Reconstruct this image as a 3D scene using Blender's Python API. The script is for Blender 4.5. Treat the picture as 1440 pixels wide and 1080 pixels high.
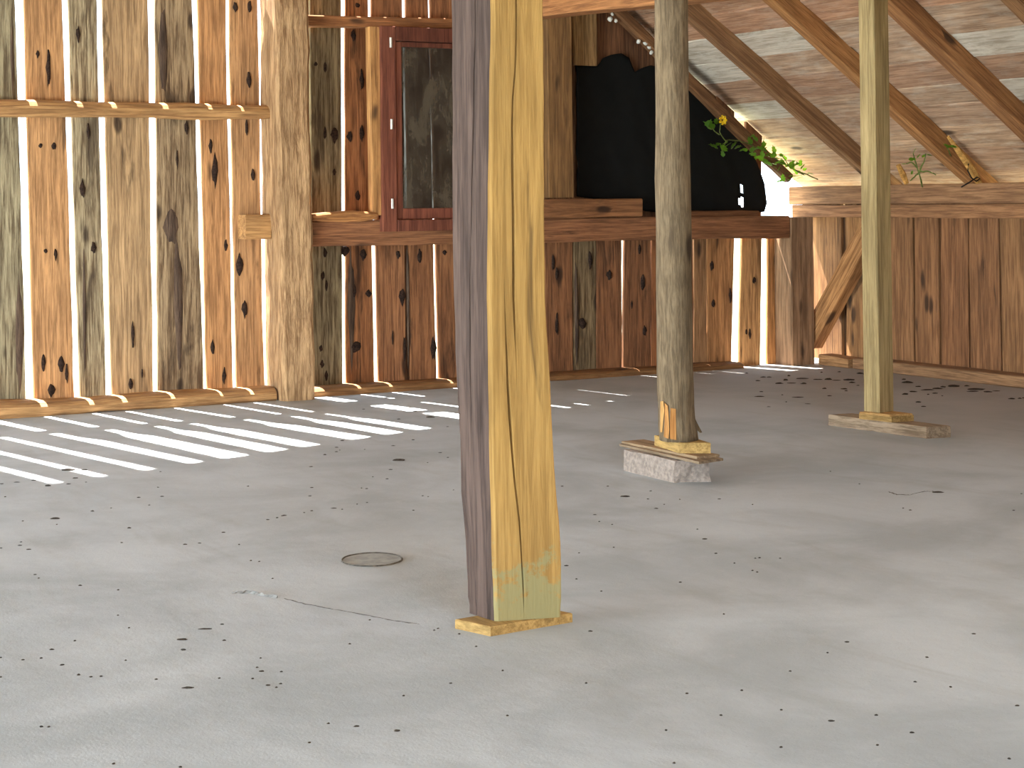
import bpy, math, random
from mathutils import Vector, Matrix, noise as mnoise

for o in list(bpy.data.objects):
    bpy.data.objects.remove(o, do_unlink=True)
SC = bpy.context.scene
COL = SC.collection

# ------------------------------------------------------------------ camera, sky, sun, lamps, exposure
FPX, HX, HY, ROLL = 2500.0, 720.0, 283.0, 0.010
YAW = math.radians(-29.2)
CAM = Vector((-10.21, -12.69, 1.5))
cd = bpy.data.cameras.new('camera')
cam = bpy.data.objects.new('camera', cd)
COL.objects.link(cam)
cd.sensor_fit = 'HORIZONTAL'
cd.sensor_width = 36.0
cd.lens = 36.0 * FPX / 1440.0
cd.shift_y = (HY - 540.0) / 1440.0
cd.clip_end = 500
cam.matrix_world = (Matrix.Translation(CAM) @ Matrix.Rotation(YAW, 4, 'Z')
                    @ Matrix.Rotation(math.radians(90), 4, 'X') @ Matrix.Rotation(-ROLL, 4, 'Z'))
SC.camera = cam

world = bpy.data.worlds.new('sky')
SC.world = world
world.use_nodes = True
bg = world.node_tree.nodes['Background']
bg.inputs[0].default_value = (0.72, 0.87, 1.0, 1)
bg.inputs[1].default_value = 3.8

def sun_lamp(direction, strength, color):
    l = bpy.data.lights.new('sun', 'SUN')
    l.energy = strength; l.color = color; l.angle = math.radians(0.53)
    o = bpy.data.objects.new('sun', l); COL.objects.link(o)
    o.rotation_euler = Vector(direction).to_track_quat('-Z', 'Y').to_euler()
sun_lamp((0.2, -1.0, -2.1), 29.0, (1.0, 0.95, 0.89))

def fill_light(name, loc, target, sx, sy, power, color, spread=180):
    """area light added beyond the barn walls to brighten the inside"""
    l = bpy.data.lights.new(name, 'AREA')
    l.shape = 'RECTANGLE'; l.size = sx; l.size_y = sy; l.energy = power; l.color = color; l.spread = math.radians(spread)
    o = bpy.data.objects.new(name, l); COL.objects.link(o)
    o.location = loc
    o.rotation_euler = (Vector(target) - Vector(loc)).to_track_quat('-Z', 'Y').to_euler()
fill_light('left_fill_light', (-17.7, -6.5, 0.95), (-5.0, -5.0, 1.0), 7.4, 1.7, 1450, (0.78, 0.92, 1.0))  # added cool light, lifts the floor and the roof boards
fill_light('warm_fill_light', (1.2, -12.3, 1.5), (-7.0, -7.3, 0.9), 3.0, 2.4, 90, (1.0, 0.84, 0.58), 50)  # added unseen warm light, narrow and aimed at the yellow post

SC.view_settings.view_transform = 'Standard'
SC.view_settings.look = 'None'
SC.view_settings.gamma = 1.0
SC.view_settings.use_curve_mapping = False
SC.view_settings.exposure = 0.9

# ------------------------------------------------------------------ measuring helpers (a pixel met with a real plane of the barn)
def ray(px, py):
    dx, dz = px - HX, HY - py
    x = dx * math.cos(ROLL) + dz * math.sin(ROLL)
    z = -dx * math.sin(ROLL) + dz * math.cos(ROLL)
    c, s = math.cos(YAW), math.sin(YAW)
    return Vector((c * x - s * FPX, s * x + c * FPX, z))
def hit(px, py, ax, v):
    d = ray(px, py)
    return CAM + d * ((v - CAM[ax]) / d[ax])
def fl(px, py, z=0.0): return hit(px, py, 2, z)
def bw(px, py, y=0.0): return hit(px, py, 1, y)
def rw(px, py, x=0.0): return hit(px, py, 0, x)

PITCH = 0.69
def roof_z(x): return 1.825 + PITCH * (-x if x > -8.5 else 17.0 + x)      # underside of the roof boards

# ------------------------------------------------------------------ materials
def lin(c):
    return tuple(((v / 255) / 12.92 if v / 255 <= .04045 else ((v / 255 + .055) / 1.055) ** 2.4) for v in c) + (1,)

class NB:
    def __init__(self, name):
        self.m = bpy.data.materials.new(name); self.m.use_nodes = True
        self.t = self.m.node_tree; self.t.nodes.clear()
        self.out = self.n('ShaderNodeOutputMaterial')
        self.b = self.n('ShaderNodeBsdfPrincipled')
        self.t.links.new(self.b.outputs[0], self.out.inputs[0])
    def n(self, k, **kw):
        x = self.t.nodes.new(k)
        for a, v in kw.items(): setattr(x, a, v)
        return x
    def l(self, a, b): self.t.links.new(a, b)
    def mapping(self, src, scale, rot=(0, 0, 0)):
        mp = self.n('ShaderNodeMapping'); mp.inputs['Scale'].default_value = scale; mp.inputs['Rotation'].default_value = rot
        self.l(src, mp.inputs[0]); return mp.outputs[0]
    def noise(self, src, scale, detail=4, rough=.55, dist=0):
        x = self.n('ShaderNodeTexNoise'); x.inputs['Scale'].default_value = scale
        x.inputs['Detail'].default_value = detail; x.inputs['Roughness'].default_value = rough
        x.inputs['Distortion'].default_value = dist
        self.l(src, x.inputs['Vector']); return x.outputs[0]
    def rng(self, src, a, b, c=0.0, d=1.0):
        x = self.n('ShaderNodeMapRange'); x.interpolation_type = 'SMOOTHSTEP'
        x.inputs[1].default_value = a; x.inputs[2].default_value = b; x.inputs[3].default_value = c; x.inputs[4].default_value = d
        self.l(src, x.inputs[0]); return x.outputs[0]
    def mix(self, fac, a, b, mode='MIX'):
        x = self.n('ShaderNodeMix', data_type='RGBA', blend_type=mode)
        for v, i in ((fac, 0), (a, 6), (b, 7)):
            if isinstance(v, (int, float)): x.inputs[i].default_value = v
            elif isinstance(v, tuple): x.inputs[i].default_value = v
            else: self.l(v, x.inputs[i])
        return x.outputs[2]
    def math(self, op, a, b):
        x = self.n('ShaderNodeMath', operation=op)
        for v, i in ((a, 0), (b, 1)):
            if isinstance(v, (int, float)): x.inputs[i].default_value = v
            else: self.l(v, x.inputs[i])
        return x.outputs[0]
    def bump(self, h, s, d=.01):
        x = self.n('ShaderNodeBump'); x.inputs['Strength'].default_value = s; x.inputs['Distance'].default_value = d
        self.l(h, x.inputs['Height']); self.l(x.outputs[0], self.b.inputs['Normal'])
    def coords(self):
        tc = self.n('ShaderNodeTexCoord'); oi = self.n('ShaderNodeObjectInfo')
        k = self.n('ShaderNodeVectorMath', operation='SCALE'); k.inputs[3].default_value = 53.0
        cb = self.n('ShaderNodeCombineXYZ')
        for i, f in enumerate((1.0, .37, .71)):
            self.l(self.math('MULTIPLY', oi.outputs['Random'], f), cb.inputs[i])
        self.l(cb.outputs[0], k.inputs[0])
        ad = self.n('ShaderNodeVectorMath', operation='ADD')
        self.l(tc.outputs['Object'], ad.inputs[0]); self.l(k.outputs[0], ad.inputs[1])
        return ad.outputs[0], oi, tc.outputs['Object']

def wood(name, axis, dark, light, stain=.5, knots=.6, stain_col=(38, 26, 20), grain=1.0, bump=.5, streak=.06, rough=.85, damp=None, whiten=0.0, rot=(0, 0, 0)):
    """weathered timber: colours come from here times each object's own tint (obj.color)"""
    b = NB(name)
    v, oi, raw = b.coords()
    if any(rot): v = b.mapping(v, (1, 1, 1), rot)
    def sc(a, al):
        s = [a, a, a]; s[axis] = al; return tuple(s)
    vg = b.mapping(v, sc(1, streak))
    g1 = b.math('ADD', b.math('MULTIPLY', b.noise(vg, 34 * grain, 5, .65, .5), .55), b.math('MULTIPLY', b.noise(b.mapping(v, sc(1, streak * .5)), 105 * grain, 4, .7), .45))
    g2 = b.noise(b.mapping(v, sc(1, .2)), 7, 4, .6, .3)
    c = b.mix(b.rng(g1, .38, .62), lin(tuple(x * .9 for x in dark)), lin(light))
    c = b.mix(b.rng(g2, .3, .75, 0, .45), c, lin(tuple(x * .72 for x in dark)))
    if whiten:
        w = b.noise(b.mapping(v, sc(1, .35)), 11, 6, .7)
        c = b.mix(b.rng(w, .46, .66, 0, whiten), c, lin((206, 198, 184)))
    c = b.mix(1.0, c, oi.outputs['Color'], 'MULTIPLY')
    if stain:
        s = b.noise(b.mapping(v, sc(1, .15)), 6.5, 5, .62, .6)
        c = b.mix(b.rng(s, .68 - .16 * stain, .78 - .12 * stain, 0, .7), c, lin(stain_col))
    if knots:
        vo = b.n('ShaderNodeTexVoronoi'); vo.inputs['Scale'].default_value = 1.0
        s = [7.5, 7.5, 7.5]; s[axis] = 2.6
        wob = b.n('ShaderNodeVectorMath', operation='ADD')
        b.l(b.mapping(v, tuple(s)), wob.inputs[0])
        nz = b.n('ShaderNodeTexNoise'); nz.inputs['Scale'].default_value = 9.0
        b.l(b.mapping(v, sc(1, .4)), nz.inputs['Vector'])
        k2 = b.n('ShaderNodeVectorMath', operation='SCALE'); k2.inputs[3].default_value = .35
        b.l(nz.outputs[1], k2.inputs[0]); b.l(k2.outputs[0], wob.inputs[1])
        b.l(wob.outputs[0], vo.inputs['Vector'])
        sep = b.n('ShaderNodeSeparateColor'); b.l(vo.outputs['Color'], sep.inputs[0])
        pick = b.math('GREATER_THAN', sep.outputs[0], 1 - .55 * knots)
        kn = b.math('MULTIPLY', b.rng(vo.outputs['Distance'], .12, .30, 1, 0), pick)
        c = b.mix(b.math('MULTIPLY', kn, .82), c, lin((44, 30, 22)))
    if damp:
        z = b.n('ShaderNodeSeparateXYZ'); b.l(raw, z.inputs[0])
        dn = b.noise(raw, 7, 6, .72)
        edge = b.math('ADD', z.outputs[2], b.math('MULTIPLY', dn, -.8))
        c = b.mix(b.rng(edge, -.22, -.15, .8, 0), c, lin((140, 134, 94)))
    b.l(c, b.b.inputs['Base Color'])
    b.b.inputs['Roughness'].default_value = rough
    b.b.inputs['Specular IOR Level'].default_value = .25
    b.bump(b.math('ADD', g1, b.math('MULTIPLY', g2, .8)), bump, .012)
    return b.m

def plain(name, col, rough=.8, spec=.3, var=.25, scale=30, bump=.2, metal=0):
    b = NB(name)
    v, oi, raw = b.coords()
    n = b.noise(v, scale, 5, .6)
    c = b.mix(b.rng(n, .3, .7), lin(tuple(x * (1 - var) for x in col)), lin(col))
    c = b.mix(1.0, c, oi.outputs['Color'], 'MULTIPLY')
    b.l(c, b.b.inputs['Base Color'])
    b.b.inputs['Roughness'].default_value = rough; b.b.inputs['Specular IOR Level'].default_value = spec
    b.b.inputs['Metallic'].default_value = metal
    b.bump(n, bump, .006)
    return b.m

M = {}
M['plank_z'] = wood('barn_board', 2, (150, 122, 94), (208, 176, 138), .6, .15)
M['bark_z'] = wood('barky_board', 2, (112, 92, 72), (196, 178, 150), .85, .6, bump=1.0, streak=.07, stain_col=(54, 40, 30))
M['plank_dark_z'] = wood('dark_barn_board', 2, (118, 88, 66), (172, 134, 102), .75, .25)
M['plank_right_z'] = wood('side_wall_board', 2, (126, 98, 74), (170, 138, 108), .4, .45)
M['hewn_z'] = wood('hewn_timber_upright', 2, (158, 126, 94), (218, 188, 150), .2, .25, bump=1.4, streak=.14, grain=.75)
M['timber_x'] = wood('timber_along_wall', 0, (150, 112, 78), (204, 164, 118), .3, .4, bump=.7)
M['brown_x'] = wood('brown_timber_along_wall', 0, (126, 88, 62), (172, 126, 92), .25, .3)
M['timber_y'] = wood('timber_along_side', 1, (136, 104, 78), (182, 146, 112), .35, .12, bump=.7)
M['brown_z'] = wood('brown_upright', 2, (120, 88, 60), (160, 122, 84), .2, .5)
M['roof_y'] = wood('roof_board', 1, (172, 138, 112), (214, 180, 150), .25, .2, whiten=.3)
M['roof_pale_y'] = wood('pale_roof_board', 1, (186, 170, 150), (222, 210, 194), .35, .15, whiten=.85, stain_col=(120, 102, 84))
M['rafter'] = wood('rafter_wood', 0, (148, 108, 74), (192, 148, 104), .15, .3, rot=(0, -math.atan(PITCH), 0))
M['yellow_z'] = wood('sawn_yellow_timber', 2, (164, 124, 66), (184, 144, 82), .1, .12, grain=.8, damp=.30, bump=.6)
M['shaded_face_z'] = wood('shaded_post_face', 2, (70, 54, 47), (98, 79, 70), .15, .2, grain=.8, bump=.6, damp=None)  # darker copy for the post's left face, its shade put into the colour
M['pale_z'] = wood('pale_sawn_post', 2, (152, 136, 98), (186, 170, 128), .1, .2)
M['pole_z'] = wood('peeled_pole', 2, (118, 104, 84), (158, 142, 118), .3, .3, bump=.9, streak=.15)
M['fresh_z'] = wood('split_fresh_wood', 2, (200, 150, 92), (236, 192, 130), .15, 0)
M['red_paint'] = wood('red_brown_paint', 2, (108, 58, 42), (140, 82, 60), .1, 0, bump=.2)
M['timber_z'] = wood('upright_batten', 2, (150, 112, 78), (204, 164, 118), .3, .4, bump=.7)
M['brace'] = wood('brace_timber', 1, (140, 104, 74), (196, 156, 118), .3, .4, bump=.7, rot=(math.radians(51), 0, 0))
M['board_y'] = wood('grey_board', 1, (142, 124, 104), (186, 168, 146), .2, .2)
M['block_y'] = wood('offcut_wood', 1, (172, 144, 98), (212, 182, 130), .1, .0)
M['tarp'] = plain('black_plastic', (15, 15, 13), .75, .2, .3, 12, .25)
M['stone'] = plain('rough_concrete', (166, 150, 138), .95, .2, .22, 38, .9)
M['debris'] = plain('dark_crumbs', (72, 64, 56), .9, .2, .4, 90, .4)
M['leafbit'] = plain('dry_leaf', (60, 46, 34), .9, .2, .4, 60, .4)
M['leaf'] = plain('green_leaf', (96, 150, 44), .5, .4, .45, 60, .2)
M['flower'] = plain('yellow_petal', (245, 200, 30), .6, .3, .1, 60, .1)
M['stem'] = plain('vine_stem', (120, 130, 70), .7, .3, .3, 60, .1)
M['white'] = plain('white_lump', (226, 220, 206), .8, .3, .15, 40, .5)
M['hinge'] = plain('pale_metal', (215, 208, 196), .4, .5, .1, 60, .05, .3)
M['cord'] = plain('black_cord', (24, 22, 20), .7, .3, .2, 60, .1)

def leaf_translucent():
    m = M['leaf']; t = m.node_tree
    p = [n for n in t.nodes if n.type == 'BSDF_PRINCIPLED'][0]; out = [n for n in t.nodes if n.type == 'OUTPUT_MATERIAL'][0]
    tr = t.nodes.new('ShaderNodeBsdfTranslucent'); tr.inputs[0].default_value = lin((150, 205, 50))
    mx = t.nodes.new('ShaderNodeMixShader'); mx.inputs[0].default_value = .45
    t.links.new(p.outputs[0], mx.inputs[1]); t.links.new(tr.outputs[0], mx.inputs[2]); t.links.new(mx.outputs[0], out.inputs[0])
leaf_translucent()

def concrete():
    b = NB('concrete_floor')
    v, oi, raw = b.coords()
    n1 = b.noise(raw, 1.1, 6, .6, .4); n2 = b.noise(raw, 9, 6, .65); n3 = b.noise(raw, 120, 3, .6)
    st = b.noise(b.mapping(raw, (1, .25, 1), (0, 0, math.radians(35))), 4, 5, .6, .5)
    c = b.mix(b.rng(n1, .32, .68), lin((166, 173, 178)), lin((190, 197, 203)))
    c = b.mix(b.rng(st, .5, .75, 0, .35), c, lin((150, 152, 150)))
    c = b.mix(b.rng(n2, .58, .75, 0, .4), c, lin((192, 197, 200)))
    c = b.mix(b.rng(n3, .62, .74, 0, .35), c, lin((120, 116, 110)))
    # brown dust trodden in along the side wall and the far corner
    sp = b.n('ShaderNodeSeparateXYZ'); b.l(raw, sp.inputs[0])
    dx = b.math('ADD', sp.outputs[0], b.math('MULTIPLY', n1, 1.6))
    c = b.mix(b.rng(dx, -3.2, .8, 0, .6), c, lin((150, 132, 112)))
    b.l(c, b.b.inputs['Base Color'])
    b.b.inputs['Roughness'].default_value = .75; b.b.inputs['Specular IOR Level'].default_value = .3
    b.bump(b.math('ADD', b.math('MULTIPLY', n2, 1.0), b.math('MULTIPLY', n3, .25)), .28, .012)
    return b.m
M['floor'] = concrete()

def grass():
    b = NB('meadow'); v, oi, raw = b.coords()
    n = b.noise(raw, 3, 6, .65)
    b.l(b.mix(b.rng(n, .3, .7), lin((128, 134, 108)), lin((172, 172, 148))), b.b.inputs['Base Color'])
    b.b.inputs['Roughness'].default_value = .9
    return b.m
M['grass'] = grass()

def dirty_glass():
    b = NB('dirty_glass')
    v, oi, raw = b.coords()
    n = b.noise(b.mapping(v, (1, 1, .45)), 6, 6, .7, .6)
    st = b.noise(b.mapping(v, (6, 1, .2)), 14, 3, .6)
    b.l(b.mix(b.rng(n, .35, .7), lin((52, 42, 36)), lin((84, 74, 60))), b.b.inputs['Base Color'])
    b.b.inputs['Roughness'].default_value = .22; b.b.inputs['Specular IOR Level'].default_value = .5
    tr = b.n('ShaderNodeBsdfTransparent'); tr.inputs[0].default_value = (.55, .52, .46, 1)
    mx = b.n('ShaderNodeMixShader')
    b.l(b.rng(b.math('ADD', b.math('MULTIPLY', n, .7), b.math('MULTIPLY', st, .3)), .36, .62, .55, .9), mx.inputs[0])
    b.l(tr.outputs[0], mx.inputs[1]); b.l(b.b.outputs[0], mx.inputs[2]); b.l(mx.outputs[0], b.out.inputs[0])
    return b.m
M['glass'] = dirty_glass()

# ------------------------------------------------------------------ object helpers
def mesh_obj(name, verts, faces, mat, parent=None, color=None, smooth=False, mats=None, fmat=None, origin=None):
    me = bpy.data.meshes.new(name)
    verts = [Vector(v) for v in verts]
    if origin is not None:
        og = Vector(origin); verts = [v - og for v in verts]
    me.from_pydata([tuple(v) for v in verts], [], faces)
    for mm in (mats or [mat]): me.materials.append(mm)
    if fmat:
        for p, i in zip(me.polygons, fmat): p.material_index = i
    if smooth:
        for p in me.polygons: p.use_smooth = True
    me.validate(); me.update()
    o = bpy.data.objects.new(name, me); COL.objects.link(o)
    if origin is not None: o.location = origin
    if parent:
        o.parent = parent
        if origin is not None: o.location = Vector(origin) - parent.location
        else: o.location = -parent.location
    if color: o.color = tuple(color) + (1,)
    return o
def tag(o, label, cat, group=None):
    o['label'] = label; o['category'] = cat; o['kind'] = 'thing'
    if group: o['group'] = group
    return o
def empty(name, loc=(0, 0, 0), kind=None):
    o = bpy.data.objects.new(name, None); COL.objects.link(o); o.location = loc
    if kind: o['kind'] = kind
    return o
def loft(rings, closed_ring=True, caps=True):
    n = len(rings[0]); V = [p for r in rings for p in r]; F = []
    for i in range(len(rings) - 1):
        for j in range(n):
            k = (j + 1) % n
            F.append((i * n + j, i * n + k, (i + 1) * n + k, (i + 1) * n + j))
    if caps:
        F.append(tuple(reversed(range(n)))); F.append(tuple((len(rings) - 1) * n + j for j in range(n)))
    return V, F
def wob(seed, t, amp):
    return amp * mnoise.noise(Vector((seed * 7.31, t * 2.3, 0.5))) + amp * .5 * mnoise.noise(Vector((seed * 3.7, t * 7.1, 4.2)))
_seed = [0]
def nseed():
    _seed[0] += 1; return _seed[0] * 1.37

def timber(name, a, b, w, h, mat, parent=None, up=(0, 0, 1), cham=.12, rough=.006, seg=10, color=None, top_round=0):
    """squared timber from a to b: w across, h along 'up', chamfered and slightly uneven"""
    a, b = Vector(a), Vector(b); d = (b - a); L = d.length; d.normalize()
    up = Vector(up); side = d.cross(up).normalized(); up = side.cross(d).normalized()
    s = nseed(); rings = []
    for i in range(seg + 1):
        t = i / seg; c = a + (b - a) * t
        ww = w / 2 + wob(s, t * L, rough); hh = h / 2 + wob(s + 50, t * L, rough)
        ch = min(w, h) * cham
        c = c + side * wob(s + 9, t * L, rough) + up * wob(s + 19, t * L, rough * .6)
        pts = [(-ww + ch, -hh), (ww - ch, -hh), (ww, -hh + ch), (ww, hh - ch), (ww - ch, hh), (-ww + ch, hh), (-ww, hh - ch), (-ww, -hh + ch)]
        if top_round:
            r = top_round
            pts = [(-ww + ch, -hh), (ww - ch, -hh), (ww, -hh + ch), (ww, hh - r * h), (ww - r * w * .35, hh - r * h * .35), (ww - r * w, hh), (-ww + ch, hh), (-ww, hh - ch)]
        rings.append([c + side * p + up * q for p, q in pts])
    V, F = loft(rings)
    return mesh_obj(name, V, F, mat, parent, color)

def plank(name, parent, axis, plane, ztop, zbot, lt, rt, lb, rb, thick, mat, color, wav=.006, seg=12, tops=None, out=1, tilt=0.0, pinch=0.0):
    """upright board in the plane axis=plane; lt/rt/lb/rb = side positions at ztop and zbot; thick grows outward"""
    s = nseed(); rings = []
    zt_l, zt_r = tops if tops else (ztop, ztop)
    for i in range(seg + 1):
        t = i / seg; z0 = zbot + (ztop - zbot) * t
        l = lb + (lt - lb) * t + wob(s, z0, wav); r = rb + (rt - rb) * t + wob(s + 31, z0, wav)
        if pinch:
            k = min(1, max(0, (z0 - 3.25) / .3)); l += k * pinch * (1 if r > l else -1); r -= k * pinch * (1 if r > l else -1)
        zl = zbot + (zt_l - zbot) * t; zr = zbot + (zt_r - zbot) * t
        f = plane - out * (.004 * math.sin(s) + wob(s + 77, z0, .004)); bk = f + out * thick
        c = .006
        sg = 1 if r > l else -1
        prof = [(l + sg * c, f, zl), (r - sg * c, f + out * tilt, zr), (r, f + out * (c + tilt), zr), (r, bk, zr), (l, bk, zl), (l, f + out * c, zl)]
        rings.append([(p, q, z) if axis == 1 else (q, p, z) for p, q, z in prof])
    V, F = loft(rings)
    return mesh_obj(name, V, F, mat, parent, color)

def prism(name, base, height, mat, parent=None, color=None, origin=None, cham=0.004, tops=None):
    """block from a floor polygon (list of 3-D corners), raised by height, with a small top chamfer"""
    n = len(base); c = sum((Vector(p) for p in base), Vector()) / n
    def ring(k, dz): return [Vector(p) + (c - Vector(p)).normalized() * k + Vector((0, 0, dz)) for p in base]
    hs = height
    V, F = loft([ring(0, 0), ring(0, hs - cham), ring(cham, hs)])
    return mesh_obj(name, V, F, mat, parent, color, origin=origin)

def tube(pts, r, n=6):
    rings = []
    for i, p in enumerate(pts):
        p = Vector(p); d = (Vector(pts[min(i + 1, len(pts) - 1)]) - Vector(pts[max(i - 1, 0)])).normalized()
        u = d.orthogonal().normalized(); w = d.cross(u)
        rr = r[i] if isinstance(r, (list, tuple)) else r
        rings.append([p + (u * math.cos(2 * math.pi * k / n) + w * math.sin(2 * math.pi * k / n)) * rr for k in range(n)])
    # keep rings from twisting
    for i in range(1, n and len(rings)):
        best = min(range(n), key=lambda k: (rings[i][k] - rings[i - 1][0]).length)
        rings[i] = rings[i][best:] + rings[i][:best]
    return loft(rings)

# ------------------------------------------------------------------ the shell
X0, YF = -17.0, -15.0
V = []; F = []
nx, ny = 34, 31
for j in range(ny):
    for i in range(nx):
        x = X0 + (0.25 - X0) * i / (nx - 1); y = YF + (0.35 - YF) * j / (ny - 1)
        V.append((x, y, 0.0))
for j in range(ny - 1):
    for i in range(nx - 1):
        a = j * nx + i; F.append((a, a + 1, a + nx + 1, a + nx))
n0 = len(V)
V += [(X0, YF, -.2), (.25, YF, -.2), (.25, .35, -.2), (X0, .35, -.2)]
c4 = [0, nx - 1, nx * ny - 1, nx * (ny - 1)]
for k in range(4):
    F.append((n0 + k, n0 + (k + 1) % 4, c4[(k + 1) % 4], c4[k]))
floor = mesh_obj('floor', V, F, M['floor']); floor['kind'] = 'structure'

gz = -.22
lawn = mesh_obj('lawn', [(-60, -60, gz), (60, -60, gz), (60, 60, gz), (-60, 60, gz)], [(0, 1, 2, 3)], M['grass'])
lawn['kind'] = 'structure'

# --- ceiling: roof boards row by row, right-hand slope
ceiling = empty('ceiling', (0, 0, 0), 'structure')
rows = [.66, .42, .15, -.1, -.33, -.555, -.766, -1.0, -1.225, -1.475]
while rows[-1] > -8.4: rows.append(rows[-1] - random.Random(len(rows)).uniform(.2, .27))
tint = {3: ('roof_y', (1.12, 1.08, 1.0)), 4: ('roof_y', (.95, .9, .86)), 5: ('roof_pale_y', (.95, .93, .9)), 6: ('roof_y', (.85, .74, .68)),
        7: ('roof_pale_y', (1.0, .98, .95)), 8: ('roof_pale_y', (.95, .92, .88)), 9: ('roof_y', (.9, .72, .62)), 10: ('roof_y', (.85, .7, .6)), 11: ('roof_pale_y', (.8, .76, .7))}
rnd = random.Random(4)
def roof_board(xa, xb, ya, yb, mat, colr, parent=ceiling, name='roof_board'):
    s = nseed(); rings = []; seg = 8
    dz = rnd.uniform(-.006, .006); tlt = rnd.uniform(-.008, .008)
    for i in range(seg + 1):
        y = ya + (yb - ya) * i / seg
        a = xa - .004 + wob(s, y, .007); b = xb + .004 + wob(s + 3, y, .007); th = .026
        za = roof_z(a) + dz + tlt + wob(s + 8, y, .004); zb = roof_z(b) + dz - tlt + wob(s + 8, y, .004)
        rings.append([(a, y, za), (b, y, zb), (b, y, zb + th), (a, y, za + th)])
    V, F = loft(rings)
    return mesh_obj(name, V, F, M[mat], parent, colr)
joints = [[.56, -1.92, -4.1, -7.5, -15.3], [.56, -.82, -3.05, -6.4, -15.3]]
for i in range(len(rows) - 1):
    mt, cl = tint.get(i, (rnd.choice(['roof_y', 'roof_y', 'roof_pale_y']), (.9, .8, .72)))
    ys = joints[i % 2]
    for a, b in zip(ys, ys[1:]):
        k = rnd.uniform(.9, 1.08)
        m2 = mt
        if a != .56 and rnd.random() < .3: m2 = 'roof_y' if mt == 'roof_pale_y' else mt
        roof_board(rows[i], rows[i + 1], a - .003, b + .003, m2, tuple(c * k for c in cl))
# roofing skin that keeps the sky out above the boards, and the far slope
def slab(name, pts, th, mat, parent=None, color=None):
    V = [Vector(p) for p in pts] + [Vector(p) + Vector((0, 0, th)) for p in pts]; n = len(pts)
    F = [tuple(reversed(range(n))), tuple(range(n, 2 * n))] + [(k, (k + 1) % n, n + (k + 1) % n, n + k) for k in range(n)]
    return mesh_obj(name, V, F, mat, parent, color)
rz = lambda x: roof_z(x) + .06
slab('roofing', [(.68, .57, rz(.68)), (-8.5, .57, rz(-8.5)), (-8.5, -15.3, rz(-8.5)), (.68, -15.3, rz(.68))], .03, M['roof_y'], ceiling)
slab('far_slope', [(-17.6, .57, roof_z(-17.6)), (-17.6, -15.3, roof_z(-17.6)), (-8.5, -15.3, roof_z(-8.5)), (-8.5, .57, roof_z(-8.5))], .05, M['roof_y'], ceiling)

# --- back wall: every board
wall_back = empty('wall_back', (0, 0, 0), 'structure')
YP = .25
def bplank(p, top, bottom, mat, color, ext=True, y=YP, wav=.006, ztop=None, thick=.03, zb=None, tilt=0.0, slope_tops=False, pinch=0.0):
    """p = (left,right at py=top), (left,right at py=bottom)"""
    (lt, rt), (lb, rb) = p
    A, B, C, D = bw(lt, top, y), bw(rt, top, y), bw(lb, bottom, y), bw(rb, bottom, y)
    zt, zbm = (A.z + B.z) / 2, (C.z + D.z) / 2 - .03
    xl, xr = A.x, B.x
    tops = None
    if ext:
        k = .45
        zt2l, zt2r = roof_z(xl) - .02, roof_z(xr) - .02
        z2 = (zt2l + zt2r) / 2
        f = (z2 - zt) / (zt - zbm) * k
        xl += (A.x - C.x) * f; xr += (B.x - D.x) * f
        tops = (roof_z(xl) - .015, roof_z(xr) - .015); zt = sum(tops) / 2
    elif slope_tops:
        tops = (roof_z(xl) - .015, roof_z(xr) - .015); zt = sum(tops) / 2
    if zb is not None: zbm = zb
    return plank('plank', wall_back, 1, y, zt, zbm, xl, xr, C.x, D.x, thick, M[mat], color, wav, tops=tops, seg=30 if pinch else 16 if ext else 12, tilt=tilt, pinch=pinch)

left = [
    (((-40, 16.6), (-26, 37)), 561.5, 'bark_z', (.80, .82, .72)),
    (((28.8, 82.4), (48, 105)), 557, 'plank_z', (1.12, .86, .62)),
    (((91, 132.6), (113, 149.5)), 553, 'bark_z', (1.0, .97, .84)),
    (((140.6, 207.7), (158, 215.6)), 550, 'plank_z', (.98, .90, .76)),
    (((218, 266.8), (222.7, 286.6)), 545, 'bark_z', (.86, .74, .60)),
    (((274.8, 315.7), (291, 327.5)), 542, 'plank_z', (1.10, .80, .55)),
    (((320.4, 361), (333, 372)), 539, 'plank_z', (1.02, .80, .60)),
]
for p, bot, mt, cl in left:
    bplank(p, 0, bot, mt, cl, wav=.007, pinch=.045)  # pinch narrows the boards above view to widen the sun stripes
# boards carrying on to the left of the picture
x = bw(-48, 300, YP).x; r2 = random.Random(11)
while x > -10.6:
    w = r2.uniform(.22, .34)
    plank('plank', wall_back, 1, YP, roof_z(x - w / 2) - .02, .12, x - w, x, x - w, x, .03, M['plank_z' if r2.random() < .6 else 'bark_z'], (1, .86, .7), .007, tops=(roof_z(x - w) - .02, roof_z(x) - .02))
    x -= w + r2.uniform(.03, .055)
while x > -16.9:
    w = r2.uniform(.26, .36)
    # invented door opening, added to brighten the floor, between x = -15.2 and -11.0, left of the picture
    zb0 = 3.0 if -15.2 < x - w and x < -11.0 else 0.0
    plank('plank', wall_back, 1, YP, roof_z(x - w / 2) - .02, zb0, x - w, x, x - w, x, .03, M['plank_dark_z'], (1, .9, .8), .004, tops=(roof_z(x - w) - .02, roof_z(x) - .02))
    x -= w + .004

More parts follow.
